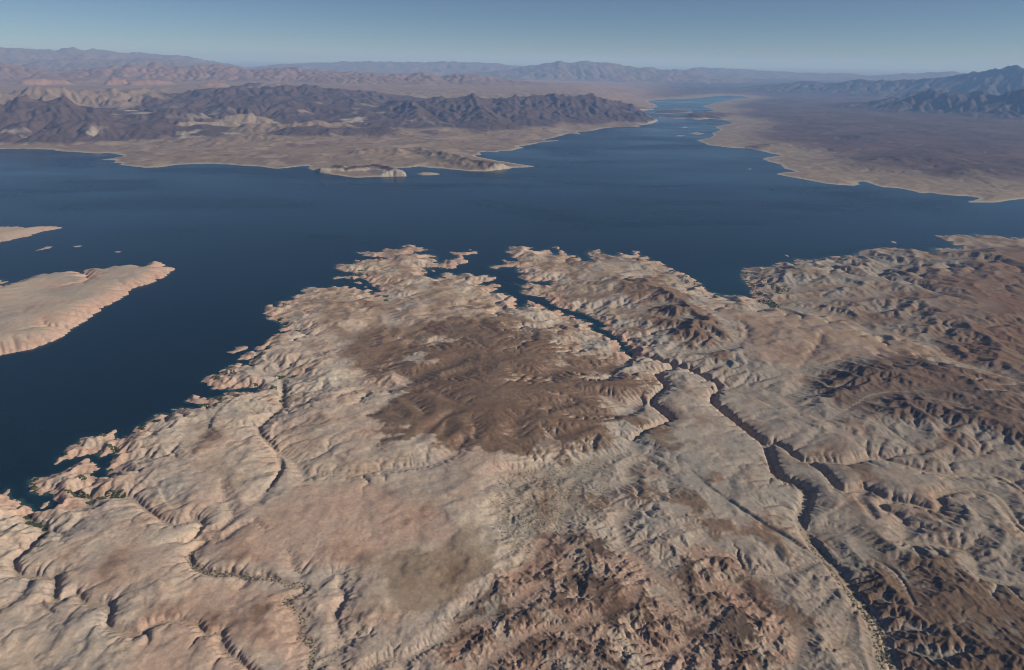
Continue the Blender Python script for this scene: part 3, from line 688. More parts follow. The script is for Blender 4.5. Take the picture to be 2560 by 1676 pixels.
RIDGES = [  # sheet, crest, distance in km at both ends (or a height), flank width in km, sharpness, kind
    ('A1', '-500,480 -200,520 0,500 60,490 200,440 260,460 330,490 480,460 560,500 700,540 850,560', (24, 24), 2.6, 1.1, 'dark'),
    ('A1', '-300,620 0,640 150,600 300,610 420,570 560,600 700,610 900,640 1100,625 1250,660 1400,640', (21.8, 20.6), 1.5, 1.1, 'dark'),
    ('A1', '0,420 150,395 320,390 450,400 600,420 760,380 850,395 1000,400', (28, 29), 3.0, 1.1, 'tan'),
    ('A1', '850,430 1000,405 1200,435 1430,392 1480,378 1560,395 1680,385 1800,397 1900,372 1980,362 2060,385 2110,365 2200,378 2330,392', (29, 29.5), 4.5, 1.0, 'dark'),
    ('A2', '-60,392 80,410 150,410 250,430 400,460 520,470', (29.5, 30), 3.6, 1.0, 'dark'),
    ('A1', '1150,560 1300,520 1420,545 1560,500 1700,480 1850,500 2000,470 2200,500 2380,520', (25, 25), 3.0, 1.1, 'dark'),
    ('A1', '-300,560 0,560 120,540 250,530 420,520 600,560 800,580 1000,560 1150,540', (23, 23), 2.2, 1.1, 'dark'), ('A1', '300,680 500,660 700,650 850,670 1000,660', (20.6, 20.2), 1.0, 1.0, 'dark'),
    ('A1', '1250,480 1450,470 1700,440 1950,450 2200,440 2380,460', (27, 27), 3.0, 1.1, 'dark'), ('A1', '1300,740 1600,730 1900,720 2300,740', (18.6, 18.2), 0.9, 1.0, 'tan'),
    ('A1', '1550,560 1650,552 1740,547 1800,560 1850,588', (22.6, 22.2), 0.55, 0.9, 'pale'),
    ('A1', '1250,620 1400,605 1560,600 1640,610', (21.4, 21.4), 0.5, 1.0, 'pale'),
    ('A1', '1700,640 1800,625 1950,630 2150,620 2380,625', (20.4, 20.2), 0.9, 1.0, 'tan'),
    ('A2', '150,540 250,560 330,525 420,480 480,455 540,475 600,470 700,447 770,465 850,452 930,436 1000,455 1080,448 1150,450 1280,455 1400,440 1500,432 1560,428 1640,445 1710,428 1780,450 1880,475 2000,487 2080,500 2140,535', (24.0, 29.5), 4.4, 0.95, 'dark'),
    ('A2', '480,458 520,530 580,600', (24.4, 21.8), 1.6, 1.0, 'dark'), ('A2', '1710,430 1690,520 1650,600', (28, 24.5), 1.8, 1.0, 'dark'),
    ('A2', '930,436 960,520 1000,600', (25.6, 22), 1.6, 1.0, 'dark'), ('A2', '1280,455 1290,530 1300,620', (26.8, 22.8), 1.6, 1.0, 'dark'),
    ('A2', '0,660 150,670 300,655 450,690 600,690', (19.8, 19.8), 1.2, 1.0, 'dark'),
    ('A1', '1900,690 2000,650 2150,640 2250,655 2380,680', (19.6, 19.4), 0.9, 1.0, 'dark'),
    ('A2', '140,822 300,806 400,815 520,795 620,812 750,848 900,885 1080,905', 120, 0.42, 0.9, 'cliff'),
    ('A2', '-20,925 60,930 150,926 220,918 330,935 400,962', 105, 0.40, 0.8, 'white'),
    ('A1', '2180,945 2300,940 2380,930', 70, 0.35, 0.8, 'white'),
    ('A2', '560,905 620,898 700,915', 45, 0.3, 0.9, 'cliff'), ('A2', '760,905 860,895 960,910 1050,925', 60, 0.4, 0.9, 'cliff'),
    ('A1', '2100,860 2200,850 2380,840', 60, 0.4, 0.9, 'tan'),
    ('A1', '-300,230 0,215 50,208 130,210 200,240 400,272 580,250 680,245 800,230 880,208 960,225 1060,212 1130,225 1280,235 1400,230 1500,225 1620,238 1750,255 1900,250 1980,235 2080,250 2200,262 2380,275', (47, 46), 5.0, 1.0, 'mauve'),
    ('A2', '0,276 80,275 180,270 300,290 400,295 520,280 600,278 700,310 790,288 900,290 980,300 1100,315 1250,340 1400,352 1600,380', (44, 46), 4.6, 1.0, 'mauve'),
    ('A1', '130,300 200,276 330,292 450,300', (39, 39), 0.5, 0.5, 'red'), ('A1', '740,300 800,290 850,296', (38.5, 38.5), 0.45, 0.5, 'red'),
    ('A1', '900,306 970,290 1100,294 1165,316', (38, 38), 0.5, 0.45, 'red'), ('A1', '1400,350 1470,322 1555,345', (36, 36), 0.5, 0.6, 'red'),
    ('A1', '1660,362 1720,330 1820,334', (35, 35), 0.5, 0.5, 'dark'), ('A1', '1880,355 1960,338 2060,345', (35, 35), 1.0, 0.7, 'tan'),
    ('A1', '-400,100 0,105 60,105 180,120 260,118 380,130 420,112 500,110 600,125 640,118 720,125 850,140 1000,148 1200,158 1300,170 1450,200', (76, 80), 9, 0.9, 'blue'),
    ('A1', '300,190 500,185 800,190 950,180 1150,190 1350,210', (66, 66), 6, 0.9, 'blue'),
    ('A1', '1900,225 2100,215 2380,205', (88, 88), 8, 0.9, 'blue'), ('A2', '0,205 300,205 600,210 700,205 900,210 1100,220 1250,235', (88, 88), 8, 0.9, 'blue'),
    ('A2', '1150,262 1250,245 1380,220 1480,210 1520,200 1600,210 1700,200 1780,212 1850,210 1950,230 2050,245 2110,240 2200,255 2380,265', (74, 74), 8, 0.9, 'blue'),
    ('A3', '150,243 300,250 600,270 900,285 1200,290', (92, 92), 8, 0.9, 'blue'), ('A3', '1500,290 1700,285 1880,272 1950,285', (90, 90), 8, 0.9, 'blue'),
    ('A3', '450,384 530,360 650,355 760,345 850,332 920,335 1000,345 1100,345 1190,328 1280,325 1330,330 1400,318 1450,328 1560,325 1680,312 1720,318 1800,300 1900,285 2020,255 2060,262 2170,230 2210,238 2260,222 2330,210 2380,225 2560,230 2800,260', (58, 50), 5.0, 1.0, 'slate'),
    ('A3', '1330,472 1430,455 1500,440 1560,460 1620,412 1700,390 1800,395 1900,390 2030,377 2100,395 2200,400 2300,390 2380,385 2600,400', (38, 34), 2.6, 1.0, 'slate'),
    ('A3', '1640,385 1750,368 1800,380', (44, 44), 1.5, 1.0, 'slate'),
    ('A3', '80,585 150,568 230,575 330,560 430,568', 70, 0.45, 1.0, 'dark'), ('A3', '380,478 500,470 700,466 900,468', 70, 0.7, 1.0, 'dark'),
    ('A3', '1230,725 1400,700 1600,690 1900,700 2200,715 2500,700', 150, 0.9, 1.0, 'brown'), ('A3', '450,790 600,775 850,770 1100,775 1300,790', 70, 0.7, 1.0, 'brown'),
    ('A3', '1400,640 1700,625 2000,620 2380,640', 140, 1.2, 1.0, 'brown'), ('A3', '1500,860 1750,830 2100,800 2500,820', 130, 0.9, 1.0, 'brown'),
    ('A3', '1900,960 2200,930 2500,900', 110, 0.8, 1.0, 'brown'), ('A3', '1340,560 1500,545 1800,548', 150, 1.6, 1.0, 'brown')]
KINDS = ['dark', 'tan', 'pale', 'white', 'cliff', 'mauve', 'red', 'blue', 'slate', 'brown']
GF = Grid(float(GN.r[-1]), 100000, 42, 0.0020 / Q, 0.0029 / Q)


def far_land():
    G = GF
    nr, nc = G.nr, G.nc
    masks = [G.fill(*FAR_XY)] + [G.fill(*ground(p)) for _, _, p, _, _ in FAR_ISLANDS]
    land0 = np.zeros((nr, nc), bool); oid = np.full((nr, nc), -1, np.int8)
    for k, mk in enumerate(masks):
        land0 |= mk
        if k:
            oid[blur(mk, 1, 2) > 0.02] = k
    soft = blur(land0, 1, 2)
    land = (soft + 0.4 * G.fbm(260, 3, 103, 0.6) * (soft > 0.04) * (soft < 0.96)) > 0.5
    land |= (land0 & (oid > 0))
    dsh = near_dist(~land) * np.sqrt(G.cell * G.cellr)
    dwt = near_dist(land) * np.sqrt(G.cell * G.cellr)
    th = np.broadcast_to(G.th[None], (nr, nc))
    right = sstep(0.13, 0.24, th + 0 * G.X)
    lowland = np.where(land, 1.5 + 330 * (1 - np.exp(-dsh / 16000)) + 14 * (1 - np.exp(-dsh / 260)) + 430 * sstep(27500, 35500, np.broadcast_to(G.r[:, None], (nr, nc))) * sstep(0.2, 0.08, th) * sstep(58000, 48000, np.broadcast_to(G.r[:, None], (nr, nc))), 0)
    wx = G.fbm(2200, 4, 111, 0.5) * 1.0; wfine = G.fbm(700, 4, 113, 0.5)
    env = np.zeros((nr, nc), np.float32); kind = np.zeros((nr, nc), np.int8) - 1
    XY = (G.X, G.Y)
    for view, txt, dd, w, pw, kd in RIDGES:
        p = P(view, txt)
        n = len(p)
        if isinstance(dd, tuple):
            d = ray(p); hl = np.hypot(d[:, 0], d[:, 1]); D = np.linspace(dd[0], dd[1], n) * 1000
            t = D / hl; x = d[:, 0] * t; y = d[:, 1] * t; z = H_CAM + t * d[:, 2]
        else:
            x, y = ground(p, dd); z = np.full(n, float(dd))
        W = w * 1000
        lo = np.hypot(x, y).min() - W * 1.3; hi = np.hypot(x, y).max() + W * 1.3
        r0, r1 = np.searchsorted(G.r, [lo, hi])
        t0 = np.arctan2(x, y).min() - W * 1.3 / np.hypot(x, y).min(); t1 = np.arctan2(x, y).max() + W * 1.3 / np.hypot(x, y).min()
        c0, c1 = np.searchsorted(G.th, [t0, t1])
        if r1 <= r0 or c1 <= c0:
            continue
        sl = (slice(r0, r1), slice(c0, c1))
        X, Y = G.X[sl], G.Y[sl]
        best = np.full(X.shape, 1e9, np.float32); zz = np.zeros(X.shape, np.float32)
        for k in range(n - 1):
            ex, ey = x[k + 1] - x[k], y[k + 1] - y[k]
            t = np.clip(((X - x[k]) * ex + (Y - y[k]) * ey) / (ex * ex + ey * ey), 0, 1)
            q = np.hypot(X - x[k] - t * ex, Y - y[k] - t * ey)
            zk = z[k] + t * (z[k + 1] - z[k])
            m_ = q < best
            best = np.where(m_, q, best); zz = np.where(m_, zk, zz)
        q = best / W * (1 + 0.45 * wx[sl]) + 0.10 * np.abs(wfine[sl]) * (best / W > 0.02)
        ff = np.clip(1 - q, 0, 1) ** (1.25 / pw)
        if kd in ('red',):
            ff = sstep(0.1, 0.55, ff) * 0.6 + 0.4 * ff
        lw = lowland[sl]
        e = (zz - lw) * ff
        m_ = e > env[sl]
        env[sl] = np.where(m_, e, env[sl]); kind[sl] = np.where(m_ & (e > 18), KINDS.index(kd), kind[sl])
    rg = G.fbm(1500, 6, 121, 0.55, ridged=True)
    fb = G.fbm(1300, 6, 123, 0.55)
    rel = np.minimum(env, 900)
    rg2 = G.fbm(520, 5, 125, 0.55, ridged=True); rg3 = G.fbm(300, 4, 127, 0.6, ridged=True)
    nf = 1 - 0.65 * sstep(38000, 60000, np.broadcast_to(G.r[:, None], (nr, nc)))
    bluff = blur(np.isin(kind, [3, 4]).astype(np.float32), 2, 2)
    z = lowland + env + nf * (rg2 - 0.3) * np.minimum(env, 500) * 0.34 + bluff * (rg3 - 0.3) * 55 * sstep(0, 40, env) + 26 * right * (rg2 - 0.3) * (1 - np.exp(-dsh / 900)) + nf * (rg - 0.3) * rel * 0.34 + nf * fb * (rel * 0.34) + (1 - np.exp(-dsh / 600)) * (22 + 26 * right) * fb * 1.5 + (1 - np.exp(-dsh / 1200)) * (1 - right) * 45 * (rg2 - 0.3)
    isl = np.zeros((nr, nc), np.float32); iL = np.ones((nr, nc), np.float32)
    for k, (_, _, _, h, L) in enumerate(FAR_ISLANDS):
        isl[oid == k + 1] = h; iL[oid == k + 1] = L
    z = np.where(isl > 0, isl * (1 - np.exp(-dsh / iL)) * (1 + fb), z)
    z = np.where(land, np.maximum(z, 1.2), -3 - 0.1 * dwt).astype(np.float32)
    flat = z.copy()
    K = 0.025 + 0.11 * sstep(20, 200, env) + 0.06 * right
    K = K * sstep(80000, 50000, np.broadcast_to(G.r[:, None], (nr, nc)))
    z, acc = erode(G, z, ~land, K.astype(np.float32), 20, 0.42, creep=0.0, refill=4)
    z = np.maximum(z, np.where(land, flat * 0.35, -9999)).astype(np.float32)
    G.z, G.acc, G.land, G.oid, G.env, G.kind, G.dsh, G.dwt, G.right = z, acc, land, oid, env, kind, dsh, dwt, right
    return G


far_land()
print('far land', GF.nr, GF.nc, round(time.time() - T0, 1))
# ------------------------------------------------------------------ rock colours (what the ground is made of, not how it is lit)
def col(*c):
    return np.array(c, np.float32)


CREAM, PINK, GREY = col(.475, .388, .297), col(.46, .312, .232), col(.355, .312, .262)
SHORE, SAND, BROWN = col(.43, .292, .222), col(.37, .29, .205), col(.155, .100, .065)
DKBROWN, RED, TAN, PALE = col(.105, .070, .050), col(.25, .135, .085), col(.25, .185, .125), col(.50, .44, .35)


def mix(a, b, t):
    t = np.clip(t, 0, 1)[..., None].astype(np.float32)
    return a * (1 - t) + b * t


def slope_of(G):
    gx = np.gradient(G.z, axis=1) / G.cell; gr = np.gradient(G.z, axis=0) / G.cellr
    return np.hypot(gx, gr)


def near_colour():
    G = GN
    I, J = np.meshgrid(np.arange(nr), np.arange(nc), indexing='ij')
    scale = 60.0 / G.cell
    w1 = G.fbm(500, 6, 201, 0.6); w2 = G.fbm(500, 6, 203, 0.6)
    I2 = np.clip(I + (w1 * scale * 2.0), 0, nr - 1).astype(np.int32); J2 = np.clip(J + (w2 * scale * 2.0), 0, nc - 1).astype(np.int32)
    M = {k: upsample(v.astype(np.float32), (nr, nc)) for k, v in G.maps.items()}
    Wp = {k: M[k][I2, J2] for k in ('mesa', 'ne', 'plain', 'bad', 'rid', 'bc', 'br', 'scr', 'tan', 'pink')}
    dsh = upsample(G.dsh, (nr, nc)); dws = upsample(G.dws, (nr, nc)); wid = upsample(G.wid, (nr, nc))
    sl = slope_of(G)
    conv = (G.z - blur(G.z, 9, 2)) / (G.cell * 3)
    conv2 = (G.z - blur(G.z, 26, 2)) / (G.cell * 8)
    rel = G.z - M['zline']
    big = G.fbm(1100, 4, 211, 0.55); med = G.fbm(260, 5, 213, 0.6); fine = G.fbm(30, 4, 215, 0.65)
    streak = G.fbm(160, 5, 219, 0.6, sx=3.0, sy=0.8, rot=math.radians(25))
    level = G.z + 5 * big + 2 * med
    strata = np.sin(level * 0.9 + 3 * big) * 0.5 + np.sin(level * 2.3) * 0.3
    TH = np.broadcast_to(G.th[None], (nr, nc))
    acc = np.log10(np.maximum(G.acc, 1))
    gully = sstep(3.6, 4.6, acc + 0.3 * med) * sstep(0.05, 0.25, sl)          # cut through the crust down to fresh rock
    east = sstep(0.0, 0.2, TH + 0.05 * big)
    c = np.broadcast_to(GREY, (nr, nc, 3)).copy()
    c = mix(c, CREAM, sstep(-0.22, 0.25, big + 0.6 * streak + 0.2 * strata + 0.3 * conv))
    c = mix(c, GREY * (0.88 - 0.30 * sstep(0.15, 0.6, TH))[..., None], 0.8 * east)
    c = mix(c, PINK, (1 - 0.8 * east) * (0.16 + 0.46 * sstep(-0.2, 0.35, G.fbm(700, 5, 223, 0.6) + 0.3 * streak)))
    c = mix(c, PINK * 0.97, 0.72 * sstep(0.0, 1.0, Wp['pink'] + 0.5 * med + 0.3 * big))
    c = mix(c, CREAM * 1.04, (1 - east) * 0.7 * sstep(0.12, 0.4, G.fbm(420, 5, 225, 0.6, sx=1.8, rot=math.radians(35))))
    c = mix(c, col(.30, .218, .165) * (1 + 0.15 * streak)[..., None], 0.85 * sstep(0.3, 0.8, Wp['plain'] + 0.3 * med))
    c = mix(c, TAN * 0.98, 0.75 * sstep(0.25, 1.1, Wp['tan'] + 0.9 * med + 0.6 * streak))
    c = mix(c, col(.25, .222, .172), 0.6 * sstep(0.15, 0.9, Wp['scr'] + 0.7 * med))
    bb = np.maximum(G.zone(BROWN_B, 60, 14)[I2, J2], G.zone(BROWN_C, 80, 14)[I2, J2])
    c = mix(c, TAN * 0.80, 0.85 * sstep(0.10, 0.6, bb + 0.5 * med) * sstep(0.55, 0.3, sl))
    c = mix(c, BROWN * 1.15, 0.9 * sstep(0.2, 0.6, bb + 0.6 * med) * sstep(0.5, 0.25, sl) * sstep(-0.35, -0.05, conv2 + 0.4 * big))
    out_ = sstep(4300, 5600, np.broadcast_to(G.r[:, None], (nr, nc)) * (1 + 0.15 * big)) * (M['isl'] == 0)
    c = mix(c, TAN * 1.15, 0.75 * out_ * sstep(-0.25, 0.15, med + 0.4 * big) * sstep(0.6, 0.25, sl))
    c = mix(c, BROWN * 1.35, 0.7 * out_ * sstep(0.10, 0.26, G.fbm(380, 5, 237, 0.6) + 0.2 * conv2) * sstep(0.5, 0.25, sl))
    w3 = G.fbm(300, 5, 241, 0.6); w4 = G.fbm(300, 5, 243, 0.6)
    mz_ = M['mesa'][np.clip(I + w3 * scale * 5.5, 0, nr - 1).astype(np.int32), np.clip(J + w4 * scale * 5.5, 0, nc - 1).astype(np.int32)]
    mw = sstep(0.18, 0.70, mz_ + 0.30 * med + 0.2 * conv2 + 0.15 * streak)
    c = mix(c, BROWN * (1.0 + 0.35 * np.clip(streak + 0.5 * fine, -0.5, 0.6))[..., None], 0.97 * mw * sstep(0.80, 0.45, sl + 0.10 * med) * (1 - 0.75 * gully))
    c = mix(c, BROWN * 1.05, 0.92 * sstep(0.2, 0.55, Wp['ne'] + 0.4 * med) * sstep(-0.28, 0.0, conv2 + 0.5 * conv + 0.3 * big) * (1 - 0.6 * gully))
    rb = sstep(0.3, 0.7, Wp['bad'])
    e2 = sstep(0.46, 0.64, TH + 0.12 * big + 0.05 * med)
    c = mix(c, GREY * 0.72, rb * 0.6)
    c = mix(c, TAN * 1.1, rb * 0.35 * sstep(-0.1, 0.3, med + 0.3 * big))
    c = mix(c, BROWN * 1.05, rb * e2 * 0.9 * sstep(-0.2, 0.15, conv2 + 0.4 * big + 0.3 * e2))
    c = mix(c, RED * 0.65, rb * e2 * 0.6 * sstep(0.0, 0.3, G.fbm(500, 4, 227)))
    rm_ = sstep(0.05, 0.7, Wp['rid'] + 0.6 * med + 0.3 * big)
    c = mix(c, DKBROWN * 1.25, 0.95 * rm_ * sstep(-0.45, -0.12, conv2 + 0.5 * conv + 0.25 * med))
    bcm = sstep(0.15, 0.8, Wp['bc'] + 0.6 * med)
    f1 = G.fbm(230, 6, 229, 0.62); f2 = G.fbm(120, 5, 231, 0.6)
    c = mix(c, PINK * 0.72, 0.8 * bcm)
    c = mix(c, RED * 0.85, 0.35 * bcm * sstep(0.0, 0.3, streak + 0.3 * f2))
    c = mix(c, DKBROWN * 1.0, 0.95 * bcm * sstep(-0.05, 0.12, f1 + 0.5 * conv2 + 0.25 * conv))
    c = mix(c, PALE * 0.8, 0.5 * bcm * sstep(0.10, 0.3, f2 + 0.25 * sl - 0.1))
    spot = sstep(0.16, 0.30, G.fbm(330, 5, 235, 0.58) + 0.25 * conv2) * sstep(-0.05, 0.10, TH + 0.1 * big) * sstep(4200, 3200, np.broadcast_to(G.r[:, None], (nr, nc)) * (1 + 0.3 * big))
    c = mix(c, BROWN * 1.1, 0.85 * spot * sstep(0.5, 0.3, sl))
    c = mix(c, BROWN * 0.85, 0.92 * sstep(0.0, 0.8, Wp['br'] + 0.7 * med) * sstep(-0.32, -0.02, conv2 + 0.5 * med + 0.3 * conv))
    # rocky shore, bathtub ring, washes
    isl = M['isl'] > 0
    c = mix(c, mix(mix(np.broadcast_to(CREAM * 0.86, c.shape), PINK * 0.9, sstep(-0.05, 0.3, streak)), GREY * 0.85, 0.8 * sstep(0.0, 0.3, big + 0.5 * med)), isl * 0.95)
    ring = np.exp(-dsh / (90 + 60 * np.clip(big, -0.6, 1)))
    c = mix(c, SHORE, np.where(isl, 0.75, 0.95) * sstep(0.22, 0.6, ring + 0.25 * med))
    c = mix(c, SHORE * 0.95, isl * (0.85 * sstep(0.16, 0.30, sl)))
    cany = np.exp(-np.maximum(dws - wid, 0) / 50) * sstep(0.22, 0.5, sl)
    c = mix(c, SHORE * 0.9, 0.7 * cany * sstep(-0.2, 0.3, big + 0.3) * 0.6)
    c = mix(c, SAND * 1.02, 0.85 * sstep(1.25, 0.7, dws / np.maximum(wid, 1)) * sstep(2.5, 5.5, wid))
    c = c * (1 + 0.10 * strata * sstep(0.05, 0.25, sl) + 0.24 * fine + 0.14 * streak)[..., None]
    c = c * (1 + 0.12 * col(1.0, 0.0, -0.7)[None, None] * med[..., None])
    # weathered crusts where rubble gathers on steep ground
    c = mix(c, c * 0.72, sstep(0.1, 0.4, G.fbm(24, 4, 233, 0.7)) * sstep(0.15, 0.5, sl))
    return np.clip(c, 0.02, 0.7).astype(np.float32)


def far_colour():
    G = GF
    sl = slope_of(G)
    big = G.fbm(5000, 4, 301, 0.55); med = G.fbm(1400, 6, 303, 0.6); fine = G.fbm(300, 4, 305, 0.6)
    conv = (G.z - blur(G.z, 7, 2)) / (G.cell * 3)
    n = G.X.shape
    c = np.broadcast_to(col(.225, .168, .118), n + (3,)).copy()
    c = mix(c, col(.155, .110, .084), sstep(-0.05, 0.3, med + 0.3 * big))
    c = mix(c, col(.32, .25, .18), 0.7 * sstep(0.05, 0.3, G.fbm(900, 5, 307, 0.6)))
    rt = G.right
    c = mix(c, np.broadcast_to(col(.088, .060, .057), n + (3,)) * (1 + 0.5 * med)[..., None], 0.95 * rt * sstep(200, 1700, G.dsh * (1 + 0.8 * med)))
    c = mix(c, col(.25, .20, .145), rt * 0.75 * sstep(2500, 900, G.dsh * (1 + 0.8 * med)))
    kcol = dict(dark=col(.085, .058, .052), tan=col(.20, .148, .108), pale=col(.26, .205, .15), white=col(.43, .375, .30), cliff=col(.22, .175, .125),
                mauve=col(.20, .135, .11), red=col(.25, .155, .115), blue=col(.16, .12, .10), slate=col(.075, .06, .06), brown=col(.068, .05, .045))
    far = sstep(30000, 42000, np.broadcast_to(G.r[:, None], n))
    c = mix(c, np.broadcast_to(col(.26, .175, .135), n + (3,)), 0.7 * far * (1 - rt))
    for k, kd in enumerate(KINDS):
        m_ = blur((G.kind == k).astype(np.float32), 1, 2) * sstep(10, 60, G.env * (1 + 0.9 * med))
        if kd in ('cliff', 'white'):
            m_ = m_ * sstep(0.35, 0.1, sl) if kd == 'cliff' else m_
        c = mix(c, kcol[kd], m_)
    dk = blur((G.kind == 0).astype(np.float32), 2, 2)
    left = sstep(-0.05, -0.25, np.broadcast_to(G.th[None], n))
    c = mix(c, PALE * 0.8, dk * 0.8 * left * sstep(0.16, 0.34, G.fbm(1100, 5, 309, 0.6) + 0.0 * med) * sstep(420, 120, G.env))
    c = mix(c, DKBROWN * 0.8, blur((G.kind == 3).astype(np.float32), 1, 2) * sstep(38, 62, G.env + 30 * med))
    c = mix(c, DKBROWN * 1.1, blur((G.kind == 4).astype(np.float32), 1, 2) * sstep(60, 85, G.env + 30 * med))
    c = mix(c, PALE * 0.75, 0.75 * sstep(160, 60, G.dsh * (1 + 0.9 * med)))
    c = c * (1 + 0.25 * fine + 0.25 * med + 0.3 * np.clip(conv, -0.5, 0.5) * 0)[..., None]
    return np.clip(c, 0.02, 0.6).astype(np.float32)


# ------------------------------------------------------------------ materials
def new_mat(name):
    m_ = bpy.data.materials.new(name); m_.use_nodes = True
    return m_, m_.node_tree.nodes, m_.node_tree.links, m_.node_tree.nodes["Principled BSDF"]


def rock_material(name, wl, bump):
    m_, N, L, b = new_mat(name)
    b.inputs["Roughness"].default_value = 0.95
    b.inputs["Specular IOR Level"].default_value = 0.08
    at = N.new("ShaderNodeAttribute"); at.attribute_name = "rock"
    ge = N.new("ShaderNodeNewGeometry")
    n1 = N.new("ShaderNodeTexNoise"); n1.inputs["Scale"].default_value = 1.0 / wl; n1.inputs["Detail"].default_value = 5; n1.inputs["Roughness"].default_value = 0.65
    L.new(ge.outputs["Position"], n1.inputs["Vector"])
    mr = N.new("ShaderNodeMapRange"); mr.inputs[1].default_value = 0.25; mr.inputs[2].default_value = 0.75; mr.inputs[3].default_value = 0.82; mr.inputs[4].default_value = 1.18
    L.new(n1.outputs["Fac"], mr.inputs[0])
    mul = N.new("ShaderNodeVectorMath"); mul.operation = 'SCALE'
    L.new(at.outputs["Color"], mul.inputs[0]); L.new(mr.outputs[0], mul.inputs["Scale"])
    L.new(mul.outputs[0], b.inputs["Base Color"])
    bp = N.new("ShaderNodeBump"); bp.inputs["Strength"].default_value = 0.6; bp.inputs["Distance"].default_value = bump
    L.new(n1.outputs["Fac"], bp.inputs["Height"]); L.new(bp.outputs[0], b.inputs["Normal"])
    return m_


M_NEAR = rock_material("desert_rock", 14.0, 3.0)
M_FAR = rock_material("far_rock", 160.0, 30.0)


def water_material():
    m_, N, L, b = new_mat("lake_water")
    at = N.new("ShaderNodeAttribute"); at.attribute_name = "depth"
    cr = N.new("ShaderNodeValToRGB")
    e = cr.color_ramp.elements
    e[0].position = 0.0; e[0].color = (.040, .060, .042, 1)
    e[1].position = 1.0; e[1].color = (.0022, .0125, .0195, 1)
    k = e.new(0.12); k.color = (.017, .055, .055, 1)
    k = e.new(0.45); k.color = (.005, .024, .034, 1)
    L.new(at.outputs["Fac"], cr.inputs[0]); L.new(cr.outputs[0], b.inputs["Base Color"])
    b.inputs["IOR"].default_value = 1.33
    b.inputs["Specular IOR Level"].default_value = 0.20
    ge = N.new("ShaderNodeNewGeometry")
    mp = N.new("ShaderNodeMapping"); mp.inputs["Rotation"].default_value = (0, 0, math.radians(14)); mp.inputs["Scale"].default_value = (0.00028, 0.00075, 0.0)
    L.new(ge.outputs["Position"], mp.inputs[0])
    n1 = N.new("ShaderNodeTexNoise"); n1.inputs["Scale"].default_value = 1.0; n1.inputs["Detail"].default_value = 3; n1.inputs["Roughness"].default_value = 0.5; n1.inputs["Distortion"].default_value = 0.9
    L.new(mp.outputs[0], n1.inputs["Vector"])
    mr = N.new("ShaderNodeMapRange"); mr.inputs[1].default_value = 0.30; mr.inputs[2].default_value = 0.75; mr.inputs[3].default_value = 0.32; mr.inputs[4].default_value = 0.12
    L.new(n1.outputs["Fac"], mr.inputs[0]); L.new(mr.outputs[0], b.inputs["Roughness"])
    n2 = N.new("ShaderNodeTexNoise"); n2.inputs["Scale"].default_value = 1 / 22.0; n2.inputs["Detail"].default_value = 3
    L.new(ge.outputs["Position"], n2.inputs["Vector"])
    bp = N.new("ShaderNodeBump"); bp.inputs["Strength"].default_value = 0.25; bp.inputs["Distance"].default_value = 1.2
    L.new(n2.outputs["Fac"], bp.inputs["Height"]); L.new(bp.outputs[0], b.inputs["Normal"])
    return m_


M_WATER = water_material()


# ------------------------------------------------------------------ meshes
def tag(o, label=None, category=None, group=None, kind=None):
    for k, v_ in (('label', label), ('category', category), ('group', group), ('kind', kind)):
        if v_:
            o[k] = v_
    return o


def sheet(name, X, Y, Z, keep, colours, mat, attr="rock"):
    """one object from the kept cells of a fan of points"""
    n_r, n_c = X.shape
    ci, cj = np.nonzero(keep)
    if len(ci) == 0:
        return None
    a = ci * n_c + cj
    q = np.column_stack([a, a + 1, a + n_c + 1, a + n_c]).astype(np.int64)      # seen from above: counter-clockwise below
    q = q[:, ::-1]
    used = np.zeros(n_r * n_c, bool); used[q.ravel()] = True
    remap = np.cumsum(used) - 1
    q = remap[q]
    co = np.column_stack([X.ravel()[used], Y.ravel()[used], Z.ravel()[used]]).astype(np.float32)
    me = bpy.data.meshes.new(name)
    me.vertices.add(len(co)); me.vertices.foreach_set("co", co.ravel())
    me.loops.add(q.size); me.loops.foreach_set("vertex_index", q.ravel().astype(np.int32))
    me.polygons.add(len(q)); me.polygons.foreach_set("loop_start", np.arange(0, q.size, 4, dtype=np.int32))
    me.update(calc_edges=True)
    if colours.ndim == 3:
        at = me.attributes.new(attr, 'FLOAT_COLOR', 'POINT')
        cc = np.ones((len(co), 4), np.float32); cc[:, :3] = colours.reshape(-1, 3)[used]
        at.data.foreach_set("color", cc.ravel())
    else:
        at = me.attributes.new(attr, 'FLOAT', 'POINT'); at.data.foreach_set("value", colours.ravel()[used].astype(np.float32))
    me.polygons.foreach_set("use_smooth", np.ones(len(q), bool))
    me.materials.append(mat)
    o = bpy.data.objects.new(name, me); C.objects.link(o)
    return o


def cells(vm, f=np.maximum):
    return f(f(vm[:-1, :-1], vm[1:, :-1]), f(vm[:-1, 1:], vm[1:, 1:]))


wet = lambda land: cells(blur(land, 1, 1) > 0.0)
keepN = wet(GN.land)
colN = near_colour()
idN = GN.oid[:-1, :-1]
cell_px_u, cell_px_v = survey(GN.X[:-1, :-1], GN.Y[:-1, :-1], np.maximum(GN.z[:-1, :-1], 0))
tag(sheet("ground", GN.X, GN.Y, GN.z, keepN & (idN < 1), colN, M_NEAR), "near desert land of pale slickrock, brown mesa and canyons below the camera", "desert", kind='structure')
for k in range(1, len(ISLANDS) + 1):
    o = sheet("island", GN.X, GN.Y, GN.z, keepN & (idN == k), colN, M_NEAR)
    if o:
        tag(o, ISLANDS[k - 1][1], "island", "islands in the lake")
keepF = wet(GF.land)
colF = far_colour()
idF = GF.oid[:-1, :-1]
kF = GF.kind[:-1, :-1].copy(); kF[GF.env[:-1, :-1] < 45] = -1
thF = np.broadcast_to(GF.th[None], GF.X.shape)[:-1, :-1]
